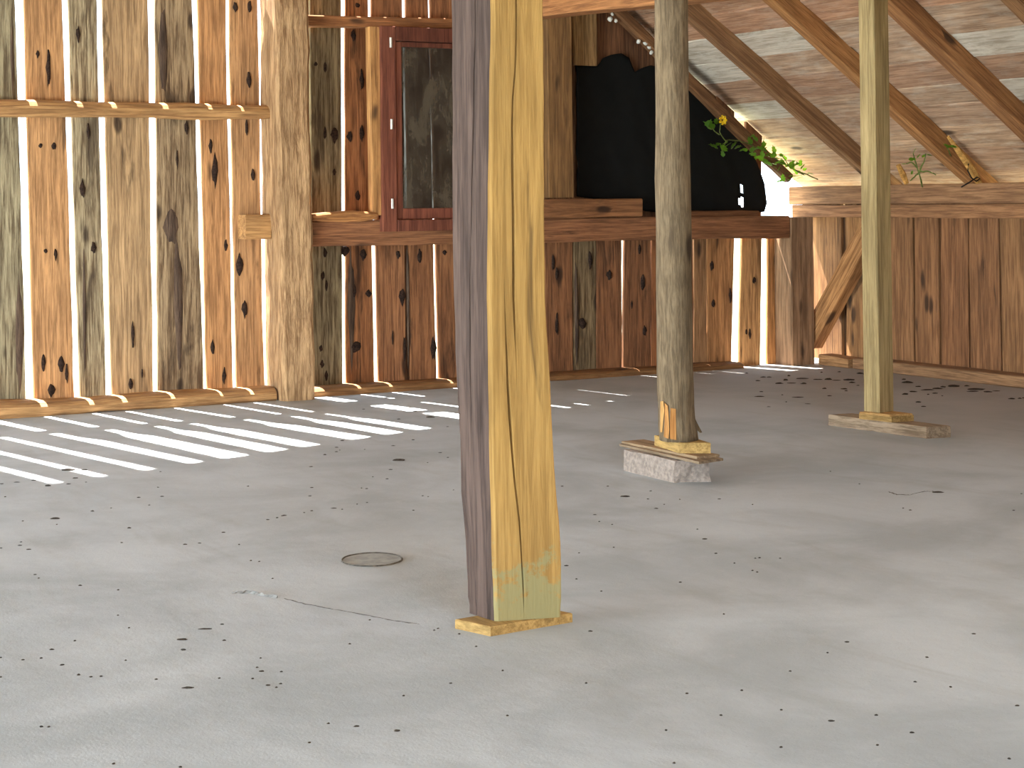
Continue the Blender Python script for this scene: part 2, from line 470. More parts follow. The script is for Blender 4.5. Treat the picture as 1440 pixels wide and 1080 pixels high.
# section between the hewn post and the window: upper and lower boards run as one
mid = [
    (((436, 481), (440, 482)), 548, 'bark_z', (.78, .76, .62), .004),
    (((486.5, 517), (487.5, 527)), 545, 'plank_dark_z', (1.15, .82, .55), .006),
    (((521.5, 566), (532.5, 571.5)), 542, 'plank_dark_z', (1.08, .82, .62), .006),
    (((570.5, 601), (577, 614)), 540, 'plank_dark_z', (.98, .72, .52), .004),
    (((603, 645), (618, 662)), 538, 'plank_dark_z', (1.0, .74, .54), .004),
    (((647, 700), (664, 712)), 537, 'plank_dark_z', (.9, .7, .55), .004),
    (((701, 765), (713, 771)), 537, 'plank_dark_z', (.9, .7, .55), .004),
]
for p, bot, mt, cl, wv in mid:
    bplank(p, 0, bot, mt, cl, wav=wv)
# dark batten-board behind the open joints
bplank(((566, 582), (566, 582)), 300, 545, 'plank_dark_z', (.5, .42, .36), ext=False, y=YP + .035, wav=.002)
bplank(((432, 446), (432, 446)), 0, 550, 'plank_dark_z', (.6, .5, .4), ext=True, y=YP + .035, wav=.002)

# boards right of the yellow post, below the beam
low = [
    (((766, 805.5), (769, 806)), 536, 'plank_dark_z', (.92, .68, .50)),
    (((806, 839), (806.4, 838.6)), 535, 'bark_z', (.62, .52, .38)),
    (((839.5, 875), (839, 875)), 533, 'plank_dark_z', (.84, .62, .46)),
    (((878.2, 915.5), (876, 915)), 531, 'plank_dark_z', (.84, .62, .46)),
    (((916, 945.7), (915.5, 946)), 529, 'plank_dark_z', (.95, .62, .42)),
    (((946, 975), (946.5, 976)), 528, 'plank_dark_z', (.9, .64, .45)),
    (((976, 993.6), (976.6, 994.6)), 524, 'plank_z', (.72, .54, .40)),
    (((994, 1033.5), (995, 1028.5)), 522, 'plank_z', (1.05, .72, .46)),
    (((1043, 1071.5), (1039, 1069)), 519, 'plank_z', (1.1, .84, .56)),
    (((1080, 1093), (1079, 1094)), 517, 'plank_z', (1.0, .66, .38)),
]
for p, bot, mt, cl in low:
    bplank(p, 322, bot, mt, cl, ext=False, wav=.004)
bplank(((800, 810), (800, 810)), 322, 536, 'plank_dark_z', (.35, .28, .22), ext=False, y=YP + .035, wav=.002)
# gable boards above the beam, partly hidden by the black sheet
up = [
    (((766, 803), (766, 803)), 305, 'plank_dark_z', (.9, .72, .56)),
    (((803.5, 842.5), (803.5, 842.5)), 305, 'plank_dark_z', (.6, .46, .36)),
    (((841, 881), (841, 881)), 305, 'plank_dark_z', (.62, .46, .36)),
    (((880.5, 922), (880.5, 922)), 305, 'plank_dark_z', (.55, .42, .34)),
    (((921.5, 967), (921.5, 967)), 305, 'plank_dark_z', (.62, .46, .36)),
    (((966.5, 1008.5), (966.5, 1008.5)), 305, 'plank_dark_z', (.62, .46, .36)),
    (((1008, 1033), (1008, 1031)), 305, 'plank_dark_z', (.66, .48, .36)),
    (((1049, 1072), (1047, 1070)), 305, 'plank_dark_z', (.8, .58, .42)),
]
for p, bot, mt, cl in up:
    bplank(p, 200, 317, mt, cl, ext=False, slope_tops=True, wav=.004)

# dark knots and strips of bark left on the boards
M['knot'] = plain('dark_knot', (62, 44, 34), .9, .2, .5, 70, .6)
M['bark'] = wood('bark_strip', 2, (66, 50, 40), (112, 90, 72), .4, 0, bump=1.0, streak=.1)
def knot(px, py, w, h, y=YP, up=.5, mat='knot', name='knot', deep=.011):
    rnd = random.Random(int(px * 7 + py)); c = bw(px, py, y); k = (bw(px + 1, py, y) - bw(px, py, y)).length; kz = abs(bw(px, py + 1, y).z - c.z)
    n = 12; rim = []; mid = []
    for i in range(n):
        a = 2 * math.pi * i / n; f = rnd.uniform(.75, 1.2)
        xx = math.cos(a) * w * .5 * k * f * (1 - .35 * abs(math.sin(a))); zz = math.sin(a) * h * .5 * kz * f
        rim.append((c.x + xx, y + .012, c.z + zz)); mid.append((c.x + xx * .7, y - deep * .75, c.z + zz * .7))
    V = rim + mid + [(c.x, y - deep, c.z)]
    F = [(i, (i + 1) % n, n + (i + 1) % n, n + i) for i in range(n)] + [(n + i, n + (i + 1) % n, 2 * n) for i in range(n)]
    return mesh_obj(name, V, F, M[mat], wall_back, smooth=True)
for q in [(68, 95, 9, 70), (53, 76, 7, 14), (57, 205, 8, 9), (76, 205, 11, 15), (64, 353, 9, 8), (78, 358, 6, 22), (61, 510, 9, 30), (86, 512, 13, 26), (72, 548, 13, 24), (94, 525, 6, 34),
          (110, 48, 8, 26), (116, 265, 10, 30), (132, 348, 11, 18), (124, 185, 6, 30), (187, 470, 6, 44), (184, 540, 8, 18), (200, 525, 3, 14),
          (249, 225, 4, 40), (262, 180, 9, 22), (296, 205, 8, 30), (302, 240, 13, 62), (299, 488, 9, 26), (317, 345, 8, 22), (315, 528, 8, 30),
          (331, 10, 11, 18), (351, 10, 9, 22), (350, 112, 10, 26), (356, 246, 8, 24), (337, 372, 13, 36), (344, 435, 10, 30), (347, 180, 6, 28),
          (444, 90, 7, 8), (457, 95, 6, 16), (471, 190, 13, 26), (457, 187, 6, 26), (470, 242, 6, 12), (492, 192, 11, 18), (497, 50, 8, 20), (509, 112, 8, 36), (509, 188, 8, 26), (503, 7, 9, 8), (503, 275, 10, 18),
          (457, 355, 7, 18), (454, 388, 7, 16), (459, 402, 5, 18), (451, 490, 6, 12), (453, 512, 7, 14), (459, 528, 6, 18), (485, 352, 16, 16), (511, 358, 10, 22), (498, 410, 7, 26), (519, 413, 10, 12), (500, 488, 20, 20),
          (560, 358, 9, 14), (552, 475, 3, 26), (590, 360, 9, 26), (566, 417, 11, 32), (569, 490, 7, 40), (609, 490, 11, 44), (625, 355, 8, 10),
          (778, 368, 6, 30), (783, 385, 6, 20), (783, 455, 7, 40), (819, 455, 12, 22), (830, 365, 7, 28), (857, 387, 9, 18), (904, 398, 9, 30), (899, 350, 6, 20), (888, 428, 4, 16), (906, 465, 8, 20),
          (1001, 374, 7, 16), (1003, 427, 6, 14), (1027, 415, 5, 26), (1060, 394, 8, 12), (1054, 470, 5, 20), (1049, 467, 4, 10)]:
    knot(*q)
for q in [(251, 430, 20, 250), (229, 70, 20, 170), (27, 470, 16, 230), (17, 80, 8, 150), (119, 440, 6, 220), (241, 320, 30, 60), (494, 430, 12, 200), (528, 60, 6, 80), (574, 420, 4, 200), (811, 440, 8, 180)]:
    knot(*q, mat='bark', name='bark_strip', deep=.009)

# --- right wall
wall_right = empty('wall_right', (0, 0, 0), 'structure')
XP = .2
edges_t = [1128, 1182, 1188, 1214.5, 1217, 1248, 1250, 1282.5, 1285, 1319, 1321.5, 1359.5, 1362, 1403, 1405.5, 1439.5, 1442, 1480]
edges_b = [1128, 1184, 1190, 1216.5, 1219, 1250, 1252, 1285, 1287.5, 1320.5, 1323, 1361.5, 1364, 1407, 1409.5, 1443.5, 1446, 1484]
cols = [(.92, .72, .5), (1.2, .95, .62), (1.0, .76, .54), (1.02, .78, .56), (1.0, .74, .53), (.9, .64, .46), (.9, .66, .48), (1.0, .78, .56), (.94, .72, .54)]
for i in range(0, len(edges_t), 2):
    a, b_ = rw(edges_t[i], 306, XP), rw(edges_t[i + 1], 306, XP)
    c, d = rw(edges_b[i], 515, XP), rw(edges_b[i + 1], 515, XP)
    plank('plank', wall_right, 0, XP, 1.57, .03, a.y, b_.y, c.y, d.y, .03, M['plank_right_z'], cols[i // 2], .004)
for i in range(1, len(edges_t) - 1, 2):
    m_ = (rw(edges_t[i], 306, XP).y + rw(edges_t[i + 1], 306, XP).y) / 2; m2 = (rw(edges_b[i], 515, XP).y + rw(edges_b[i + 1], 515, XP).y) / 2
    if i != 1: plank('batten', wall_right, 0, XP + .035, 1.4, .03, m_ + .05, m_ - .05, m2 + .05, m2 - .05, .02, M['plank_dark_z'], (.35, .3, .25), .002)  # dark strips added behind the joints to stop outside light
a = rw(1183, 306, XP + .04); b_ = rw(1190, 306, XP + .04)
plank('plank', wall_right, 0, XP + .04, 1.4, .03, a.y + .05, b_.y - .05, a.y + .05, b_.y - .05, .02, M['plank_dark_z'], (.3, .25, .2), .002)
y = rw(1486, 306, XP).y
while y > -11.2:
    w = r2.uniform(.26, .36)
    plank('plank', wall_right, 0, XP, 1.57, .03, y, y - w, y, y - w, .03, M['plank_right_z'], (.95, .72, .52), .004)
    y -= w + .006
# left wall, far outside the picture
wall_left = empty('wall_left', (0, 0, 0), 'structure')
y = .25
while y > -15:
    if not -10.5 < y < -2.5: plank('plank', wall_left, 0, X0, 1.9, 0, y, y - .5, y, y - .5, .03, M['plank_right_z'], (.95, .8, .62), .003, out=-1)  # boards left out so the added left light gets in
    y -= .505

wall_front_added = empty('wall_front_added', (0, 0, 0), 'structure')  # unseen wall, added to cut the light on the near floor
for xa, xb in ((-17.0, -10.2), (-6.6, 0.2)):
    x = xa
    while x < xb - .1:
        plank('plank', wall_front_added, 1, -15.2, roof_z(x + .25) - .05, 0, x, min(x + .5, xb), x, min(x + .5, xb), .03, M['plank_right_z'], (.95, .8, .62), .002, out=-1, seg=4, tops=(roof_z(x) - .05, roof_z(min(x + .5, xb)) - .05))
        x += .505

# ------------------------------------------------------------------ fixed timbers
def pz(px, py, y): return bw(px, py, y)
# hewn post between the boarded bay and the window bay
def hewn_post():
    root = None
    xl = bw(400, 400, -.1).x; xr = bw(442, 400, -.1).x
    s = 91.7; rings = []; seg = 34
    H = roof_z(xl) - .05
    for i in range(seg + 1):
        t = i / seg; z = H * t
        dx = -.014 * (z / 1.5) if z < 4 else -.037
        n = lambda k: wob(s + k, z * 3, .014)
        L = bw(399, 555, -.1).x + dx + n(0); R = bw(444.5, 555, -.1).x + dx + n(1)
        f = -.1 + n(2); bk = YP - .005
        c = .02 + abs(n(3))
        rings.append([(L + c, f, z), (R - c, f, z), (R, f + c, z), (R, bk, z), (L, bk, z), (L, f + c, z)])
    V, F = loft(rings)
    o = mesh_obj('timber_post', V, F, M['hewn_z'], None, (.92, .80, .66))
    return tag(o, 'thick rough-hewn timber post in the back wall beside the gappy boards', 'post')
hewn_post()

# corner post
cp = timber('corner_post', (-.13, .12, 0), (-.13, .12, 1.33), .26, .25, M['plank_right_z'], None, up=(0, 1, 0), cham=.03, rough=.004)
cp.color = (.98, .9, .82, 1)
tag(cp, 'short square corner post under the beam end at the bright gaps', 'post')

# sills
def sill(name, a, b, w, h, label, mat='timber_x', colr=(1, .9, .74), rough=.012, rnd_=.35, seg=16):
    o = timber(name, a, b, w, h, M[mat], None, cham=.1, rough=rough, seg=seg, color=colr, top_round=rnd_)
    return tag(o, label, 'sill beam')
sill('sill_log', (-10.6, .122, .055), (-5.185, .122, .048), .23, .11, 'rounded sill log on the floor under the sunlit gappy boards', rough=.02, colr=(1.02, .92, .76))
sill('sill_beam', (-4.89, .16, .03), (-3.2, .16, .028), .2, .075, 'low dark sill beam between hewn post and yellow post', colr=(.62, .5, .38), rough=.008)
sill('sill_beam', (-3.2, .16, .028), (-.75, .16, .022), .2, .06, 'thin brown sill beam along the floor behind the round pole', colr=(.56, .44, .33), rough=.008)
sill('sill_beam', (.1, -.52, .045), (.1, -7.2, .055), .2, .095, 'straight grey sill beam along the foot of the side wall', mat='timber_y', colr=(.92, .82, .70), rough=.005, rnd_=.1)
b3 = timber('wood_block', (.08, -.06, .045), (.08, -.47, .04), .17, .085, M['timber_y'], None, cham=.1, rough=.008, color=(1.15, 1.0, .76))
tag(b3, 'short pale wood block at the foot of the corner post', 'block')

# rail across the gappy boards
r1 = timber('wall_rail', (-10.6, .14, 2.2), (bw(379, 158, .14).x, .14, 2.2), .17, .118, M['timber_x'], None, cham=.08, rough=.012, color=(.98, .88, .70), seg=24, top_round=.42)
tag(r1, 'horizontal split-log rail across the sunlit gappy boards', 'rail')
# latch block on the hewn post
lb = timber('latch_block', (bw(346, 318, .08).x, .165, bw(360, 319, .08).z), (bw(381.5, 318, .08).x, .165, bw(360, 319, .08).z), .17, .185, M['timber_x'], None, cham=.05, rough=.004, seg=5, color=(1.1, .98, .76))
tag(lb, 'short square wood block sticking out from the hewn post', 'block')
# wall beam, left stretch bulging like a log
wb = timber('wall_beam', (-4.90, .1, 1.265), (-.268, .1, 1.247), .2, .2, M['brown_x'], None, cham=.06, rough=.006, seg=18, color=(.92, .78, .66))
tag(wb, 'long brown horizontal beam across the back wall at waist height', 'beam')
lg = timber('wood_slab', (-4.89, .05, 1.394), (bw(531, 310, -.03).x, .05, 1.394), .16, .05, M['timber_x'], None, cham=.3, rough=.02, seg=8, color=(1.0, .74, .5))
tag(lg, 'ragged split log slab lying on the beam beside the hewn post', 'slab')
tr = timber('top_rail', (-4.93, .12, 2.91), (-3.35, .12, 2.945), .14, .085, M['brown_x'], None, cham=.1, rough=.006, color=(1.05, .86, .62))
tag(tr, 'thin rail above the red window frame', 'rail')
sh = timber('short_board', (bw(760, 290, .03).x, .05, 1.438), (bw(899, 290, .03).x, .05, 1.432), .15, .155, M['brown_x'], None, cham=.08, rough=.008, seg=8, color=(.95, .82, .64))
tag(sh, 'short thick board lying on the beam under the black sheet', 'board')
ld = timber('narrow_batten', (bw(965, 297, .1).x, .1, 1.378), (bw(1062, 297, .1).x, .1, 1.366), .12, .05, M['brown_x'], None, cham=.2, rough=.008, seg=8, color=(.62, .5, .38))
tag(ld, 'narrow dark batten on the beam right of the round pole', 'batten')
# studs
zt = 2.98
a = bw(769.5, 150, .05); b_ = bw(804.5, 150, .05)
st = timber('wall_stud', ((a.x + b_.x) / 2 + .005, .1, 1.525), ((a.x + b_.x) / 2, .1, 3.06), b_.x - a.x, .12, M['brown_z'], None, up=(0, 1, 0), cham=.05, rough=.004, color=(.9, .84, .68))
tag(st, 'upright stud beside the yellow post left of the black sheet', 'stud')
a = bw(808, 60, .17); b_ = bw(840, 60, .17)
st2 = plank('hanging_board', None, 1, .17, roof_z((a.x + b_.x) / 2) - .06, bw(820, 92, .17).z, a.x, b_.x, a.x, b_.x, .03, M['plank_z'], (.78, .66, .46), .004)
tag(st2, 'short pale hanging board above the black sheet, with a nail hole', 'board')

# plate on the side wall: two timbers
pl = timber('wall_plate', (.1, .36, 1.526), (.1, -15.2, 1.518), .19, .165, M['timber_y'], None, cham=.05, rough=.005, seg=30, color=(.92, .78, .66))
tag(pl, 'upper timber of the doubled wall plate under the rafter feet', 'beam')
pl2 = timber('wall_plate', (.09, .3, 1.384), (.09, -15.2, 1.376), .19, .112, M['timber_y'], None, cham=.06, rough=.005, seg=30, color=(.98, .78, .62))
tag(pl2, 'lower timber of the doubled wall plate above the side boards', 'beam')
# brace
def seg_on(p, q, x): return rw(*p, x), rw(*q, x)
br = timber('diagonal_brace', (.08, .14, .20), (.08, -.72, 1.255), .13, .2, M['brace'], None, up=(0, 1, .7), cham=.05, rough=.005, color=(1.12, .92, .64))
tag(br, 'diagonal timber brace between corner post and side wall plate', 'brace')

# rafters
def rafter(y, w, label, col, xa=.45, xb=-8.45):
    pts = []
    h = .155
    def P(x): return Vector((x, y, 1.64 - PITCH * x + .5 * h / math.cos(math.atan(PITCH))))
    o = timber('rafter', P(xa), P(xb), w, h, M['rafter'], None, cham=.05, rough=.006, seg=26, color=col)
    return tag(o, label, 'rafter', 'rafters under the sloping roof')
rafter(-.80, .10, 'dark grooved rafter passing behind the round pole', (.76, .70, .66))
rafter(-1.93, .13, 'orange rafter that passes behind the slim square post', (1.02, .84, .62))
rafter(-3.02, .16, 'broad brown rafter above and right of the slim square post', (.82, .66, .52))
rafter(-4.10, .15, 'dark rafter in the upper right corner of the photo', (.62, .54, .48))
for yy in ():
    o = rafter(yy, .14, 'brown rafter over the open front of the barn', (.8, .68, .56))
# gable rafter close to the back wall
gr = timber('gable_rafter', (bw(1108, 252, .06).x, .06, bw(1108, 252, .06).z + .005), (-2.6, .06, roof_z(-2.6) - .075), .1, .10, M['rafter'], None, cham=.15, rough=.012, seg=16, color=(.5, .42, .36))
tag(gr, 'dark curved rafter along the gable edge above the black sheet', 'rafter')
# tie beam at the top of the picture
tb = timber('tie_beam', (-3.12, .2, 3.085), (-3.0, -6.9, 2.78), .22, .2, M['timber_y'], None, cham=.05, rough=.006, seg=20, color=(1.2, .86, .56))
tag(tb, 'orange tie beam crossing the top of the photo behind the pole', 'beam')

# ------------------------------------------------------------------ main squared post
def interp(tab, y):
    if y <= tab[0][0]: return tab[0][1]
    for (a, va), (b, vb) in zip(tab, tab[1:]):
        if y <= b: return va + (vb - va) * (y - a) / (b - a)
    return tab[-1][1]
def at_depth(px, py, k):                  # k = forward distance from the camera
    d = ray(px, py); return CAM + d * (k / FPX)
def fwd(p): 
    c, s = math.cos(-YAW), math.sin(-YAW); q = Vector(p) - CAM
    return s * q.x + c * q.y
def main_post():
    LT = [(0, 632), (100, 633.5), (300, 634), (420, 636), (560, 640), (620, 644.4), (700, 646.7), (760, 652.4), (800, 654), (850, 656.5), (868, 658)]
    NT = [(0, 692), (60, 693), (120, 691), (270, 688.5), (440, 687.5), (570, 689.5), (700, 692), (800, 694.5), (872, 697)]
    RT = [(0, 766), (160, 768), (300, 768), (440, 770), (530, 775.6), (620, 780), (690, 784.4), (770, 791), (840, 792), (860, 790)]
    zb = .034
    nb = fl(696, 874, zb); lbm = fl(658, 867, zb); rb = fl(790, 861, zb)
    # square up the two seen faces at the base
    kN = fwd(nb); kL = kN + .135; kR = kN + .055
    rows_py = [872, 862, 850, 830, 800, 770, 735, 700, 660, 620, 580, 540, 500, 460, 420, 380, 340, 300, 260, 220, 180, 140, 100, 60, 20, -20, -60]
    crackA = [(0, .46, .008), (100, .44, .007), (150, .385, .008), (300, .42, .011), (440, .43, .009), (500, .43, .003), (540, .43, 0)]
    crackB = [(400, .27, 0), (430, .27, .003), (560, .29, .010), (680, .355, .008), (750, .40, .006), (840, .42, .005), (865, .42, 0)]
    crackL = [(0, .40, .004), (200, .44, .006), (300, .46, .005), (330, .48, .002), (430, .52, .006), (560, .56, .005), (640, .6, 0)]
    def cr(tab, y):
        if y < tab[0][0] and tab[0][2] > 0: return tab[0][1], tab[0][2]
        return interp([(a, b) for a, b, c in tab], y), interp([(a, c) for a, b, c in tab], y)
    rings = []; rnd = random.Random(5)
    H = roof_z(-7.2) - .04
    def ring(L, N, R, py, z):
        B = L + R - N
        u = (R - N); v = (L - N)                         # along the two seen faces
        inR = v.normalized(); inL = u.normalized()       # into the wood
        out = []
        fb, wb_ = cr(crackB, py); fa, wa = cr(crackA, py)
        wb_ = max(wb_, .0004); wa = max(wa, .0004)
        if fa - fb < .05: fa = fb + .05
        W = u.length
        c = .010
        out.append(N + inL * c)
        for f, w in ((fb, wb_), (fa, wa)):
            p = N + u * f
            out += [p - inL * w * .6, p + inR * min(.05, w * 5), p + inL * w * .6]
        out.append(R - inL * c); out.append(R + inR * c)
        out.append(B)
        out.append(L + inL * c); out.append(L - inR * c)
        fl_, wl = cr(crackL, py); wl = max(wl, .0003)
        p = N + v * fl_
        out += [p + inR * wl * .6, p + inL * min(.04, wl * 5), p - inR * wl * .6]
        out.append(N + inR * c)
        return [Vector((q.x, q.y, z)) for q in out]
    for i, py in enumerate(rows_py):
        y = min(max(py, 0), 868)
        jl, jn, jr = (rnd.uniform(-1, 1) for _ in range(3))
        N = at_depth(interp(NT, y) + .5 * jn, y, kN); L = at_depth(interp(LT, y) + .6 * jl, y, kL); R = at_depth(interp(RT, y) + .6 * jr, y, kR)
        z = zb if i == 0 else at_depth(692, py, kN).z
        rings.append(ring(L, N, R, py, z))
    last = rings[-1]
    for z in (2.6, 3.4, 4.4, 5.4, H):
        rings.append([Vector((p.x, p.y, z)) for p in last])
    n = len(rings[0])
    V, F = loft(rings)
    # ring columns: 0 N,1-3 crack B,4-6 crack A,7 R,8 R',9 B,10 L,11 L',12-14 crack L,15 N'
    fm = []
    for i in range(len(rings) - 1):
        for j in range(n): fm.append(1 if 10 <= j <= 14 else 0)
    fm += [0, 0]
    o = mesh_obj('square_post', V, F, None, mats=[M['yellow_z'], M['shaded_face_z']], fmat=fm)
    return tag(o, 'thick squared yellow timber post with long vertical cracks, standing on a thin board', 'post')
main_post()
l_, f_, r_ = fl(640, 884), fl(690, 895), fl(805, 875)
bk = l_ + r_ - f_
sb = prism('spacer_board', [l_, f_, r_, bk], .033, M['block_y'], None, (.78, .68, .5))
tag(sb, 'thin wooden spacer board under the thick yellow post', 'board')

# ------------------------------------------------------------------ round pole and its stack
def pole():
    c0 = fl(955.5, 617, .212); k = fwd(c0)
    root = empty('round_pole', (c0.x, c0.y, .205))
    tabL = [(0, 920.5), (150, 921.5), (280, 922), (330, 923), (450, 923.5), (520, 924), (560, 925), (600, 926.5), (617, 928)]
    tabR = [(0, 967.5), (150, 969), (280, 972), (400, 973), (540, 975), (580, 976.5), (600, 979), (617, 982)]
    rows_py = [617, 608, 598, 585, 570, 550, 520, 490, 460, 430, 400, 370, 340, 310, 280, 250, 220, 190, 160, 130, 100, 70, 40, 10, -30]
    rings = []; n = 20; rnd = random.Random(8)
    lob = [rnd.uniform(-.04, .04) for _ in range(n)]
    for i, py in enumerate(rows_py):
        y = min(max(py, 0), 617)
        A = at_depth(interp(tabL, y), y, k); B = at_depth(interp(tabR, y), y, k)
        c = (A + B) / 2; r = (A - B).length / 2
        z = .205 if i == 0 else at_depth(950, py, k).z
        rings.append([Vector((c.x + math.cos(2 * math.pi * j / n) * r * (1 + lob[j] + wob(j, z * 2, .05)), c.y + math.sin(2 * math.pi * j / n) * r * (1 + lob[j] + wob(j, z * 2, .05)), z)) for j in range(n)])
    H = roof_z(-4.75) - .05; last = rings[-1]; cc = sum(last, Vector()) / n
    for z in (2.5, 3.5, H):
        rings.append([Vector((cc.x + (p.x - cc.x) * (1 - .02 * z), cc.y + (p.y - cc.y) * (1 - .02 * z), z)) for p in last])
    V, F = loft(rings)
    mesh_obj('trunk', V, F, M['pole_z'], root, (.86, .77, .67), smooth=True)
    # bare wood where the surface split off at the foot, toward the lower left
    def at_angle(px, py, off):
        y = min(py, 617)
        A = at_depth(interp(tabL, y), y, k); B = at_depth(interp(tabR, y), y, k); c = (A + B) / 2; r = (A - B).length / 2 + off
        rt = Vector((math.cos(YAW), math.sin(YAW), 0)); fw = Vector((-math.sin(YAW), math.cos(YAW), 0))
        t = max(-1, min(1, (at_depth(px, py, k) - c).dot(rt) / r)); 
        p = c + rt * (t * r) - fw * (math.sqrt(max(0, 1 - t * t)) * r)
        return Vector((p.x, p.y, at_depth(px, py, k).z))
    def splinter(name, outline, mat, color, off=.006, label=None):
        f = [at_angle(px, py, off) for px, py in outline]; b = [at_angle(px, py, -.012) for px, py in outline]; m = len(f)
        V = f + b; F = [tuple(range(m)), tuple(reversed(range(m, 2 * m)))] + [(i, m + i, m + (i + 1) % m, (i + 1) % m) for i in range(m)]
        o = mesh_obj(name, V, F, mat, root, color)
        if label: o['label'] = label
        return o
    splinter('bare_strip', [(927.5, 563), (931, 562), (932.5, 575), (931, 590), (930, 606), (927.5, 606)], M['fresh_z'], (.86, .76, .62), label='pale bare wood strip at the foot')
    splinter('bare_strip', [(933, 564), (937, 568), (938, 580), (939, 600), (938, 614), (932, 612), (933, 590)], M['fresh_z'], (.72, .56, .42), label='tan bare wood strip at the foot')
    splinter('bare_strip', [(941, 571), (948, 572), (948, 590), (948.5, 615), (940, 614), (940, 590)], M['fresh_z'], (.68, .5, .34), .005, label='orange bare wood strip at the foot')
    # bark splinter flaring out on the right
    rt = Vector((math.cos(YAW), math.sin(YAW), 0))
    p = [at_depth(px, py, k) for px, py in [(974, 588), (978, 590), (983, 600), (987, 607.5), (984, 608), (979, 604), (974, 598)]]
    fw = Vector((-math.sin(YAW), math.cos(YAW), 0)) * .02
    V = [q - fw for q in p] + [q + fw for q in p]; m = len(p)
    F = [tuple(range(m)), tuple(reversed(range(m, 2 * m)))] + [(i, m + i, m + (i + 1) % m, (i + 1) % m) for i in range(m)]
    mesh_obj('bark_splinter', V, F, M['pole_z'], root, (.7, .6, .5))
    return tag(root, 'round unpeeled pole with a frayed foot, standing on a concrete block', 'post')
pole()
cb_ = [fl(877, 662), fl(948, 679), fl(998, 677.5)]
cb_.append(cb_[0] + cb_[2] - cb_[1])
def rough_block(name, base, h, mat, label, cat):
    s = nseed(); rings = []; n = 6
    P = []
    for k in range(4):
        for j in range(n): P.append(base[k].lerp(base[(k + 1) % 4], j / n))
    c = sum(P, Vector()) / len(P)
    for i in range(6):
        z = h * i / 5
        rings.append([Vector((p.x + (c.x - p.x) * (.02 if i == 5 else 0) + wob(s + j, z * 9, .008), p.y + wob(s + j + 40, z * 9, .008), z + (wob(s + j, 3, .006) if i else 0))) for j, p in enumerate(P)])
    V, F = loft(rings)
    return tag(mesh_obj(name, V, F, mat), label, cat)
rough_block('concrete_block', cb_, .118, M['stone'], 'rough grey concrete block on the floor under the round pole', 'block')
def thin_plank(name, pts, z0, tz, th, mat, col, label):
    base = [Vector((p.x, p.y, z0 + t)) for p, t in zip(pts, tz)]
    o = prism(name, base, th, mat, None, col, cham=.002)
    return tag(o, label, 'board')
a, b_, c = fl(871, 624, .135), fl(983, 652, .125), fl(1017, 647, .125)
thin_plank('thin_board', [a, b_, c, a + c - b_], .122, (.0, .0, .0, .0), .013, M['board_y'], (.80, .72, .62), 'lower thin board lying on the concrete block')
a, b_, c = fl(874, 620, .15), fl(980, 645, .138), fl(1012, 642, .138)
thin_plank('thin_board', [a, b_, c, a + c - b_], .136, (0, 0, 0, 0), .013, M['board_y'], (1, .86, .68), 'upper thin board stacked directly under the small yellow offcut')
a, b_, c = fl(935, 631, .15), fl(955, 637.5, .15), fl(999.5, 637.5, .15)
l2 = b_ + (a - b_) * 1.75
o = prism('offcut_block', [l2, b_, c, l2 + c - b_], .056, M['block_y'], None, (.9, .80, .58), cham=.003)
o.location.z += .0
tag(o, 'small yellow offcut block directly under the round pole foot', 'block')

# ------------------------------------------------------------------ slim square post and its stack
def slim_post():
    d = Vector((.156, -.773, 0)).normalized(); e = Vector((.773, .156, 0)).normalized()
    N = fl(1236.8, 580, .13); k = fwd(N)
    H = roof_z(N.x) - .06; s = 33.3; rings = []
    for i in range(22):
        t = i / 21; z = .128 + (H - .128) * t
        py = 580 if i == 0 else None
        lean = Vector((math.cos(YAW), math.sin(YAW), 0)) * (-.004 * z)
        n = Vector((N.x, N.y, z)) + lean + Vector((wob(s, z, .003), wob(s + 1, z, .003), 0))
        w1, w2, c = .125, .152, .006
        rings.append([n - d * c, n + e * c, n + e * (w2 - c), n + e * w2 - d * c, n + e * w2 - d * (w1 - c), n + e * (w2 - c) - d * w1, n + e * c - d * w1, n - d * (w1 - c)])
    V, F = loft(rings)
    o = mesh_obj('slim_post', V, F, M['pale_z'], None, (1.04, .92, .80))
    return tag(o, 'slim pale square post standing on wedges and a long board', 'post')
slim_post()
a, b_, c = fl(1165, 598), fl(1303, 617), fl(1337, 615)
fb = prism('foot_board', [a, b_, c, a + c - b_], .072, M['board_y'], None, (.92, .84, .76), cham=.006)
tag(fb, 'long grey board flat on the floor under the slim post', 'board')
a, b_, c = fl(1208, 589, .073), fl(1253.5, 594, .073), fl(1285, 592, .073)
wd = prism('wedge_block', [a, b_, c, a + c - b_], .04, M['block_y'], None, (.8, .68, .5), cham=.004)
tag(wd, 'squat wood block resting on the long grey board', 'block')
# thin tapered wedge on top
a, b_, c = fl(1209, 582, .113), fl(1251, 586, .113), fl(1283, 584, .113)
q = [a, b_, c, a + c - b_]
hgt = [.014, .014, .012, .018]
V = [p.copy() for p in q] + [p + Vector((0, 0, h)) for p, h in zip(q, hgt)]
F = [(3, 2, 1, 0), (4, 5, 6, 7)] + [(i, (i + 1) % 4, 4 + (i + 1) % 4, 4 + i) for i in range(4)]
o = mesh_obj('wedge', V, F, M['block_y'], None, (1.0, .8, .6))
tag(o, 'thin tapered wooden wedge directly under the slim post', 'wedge')

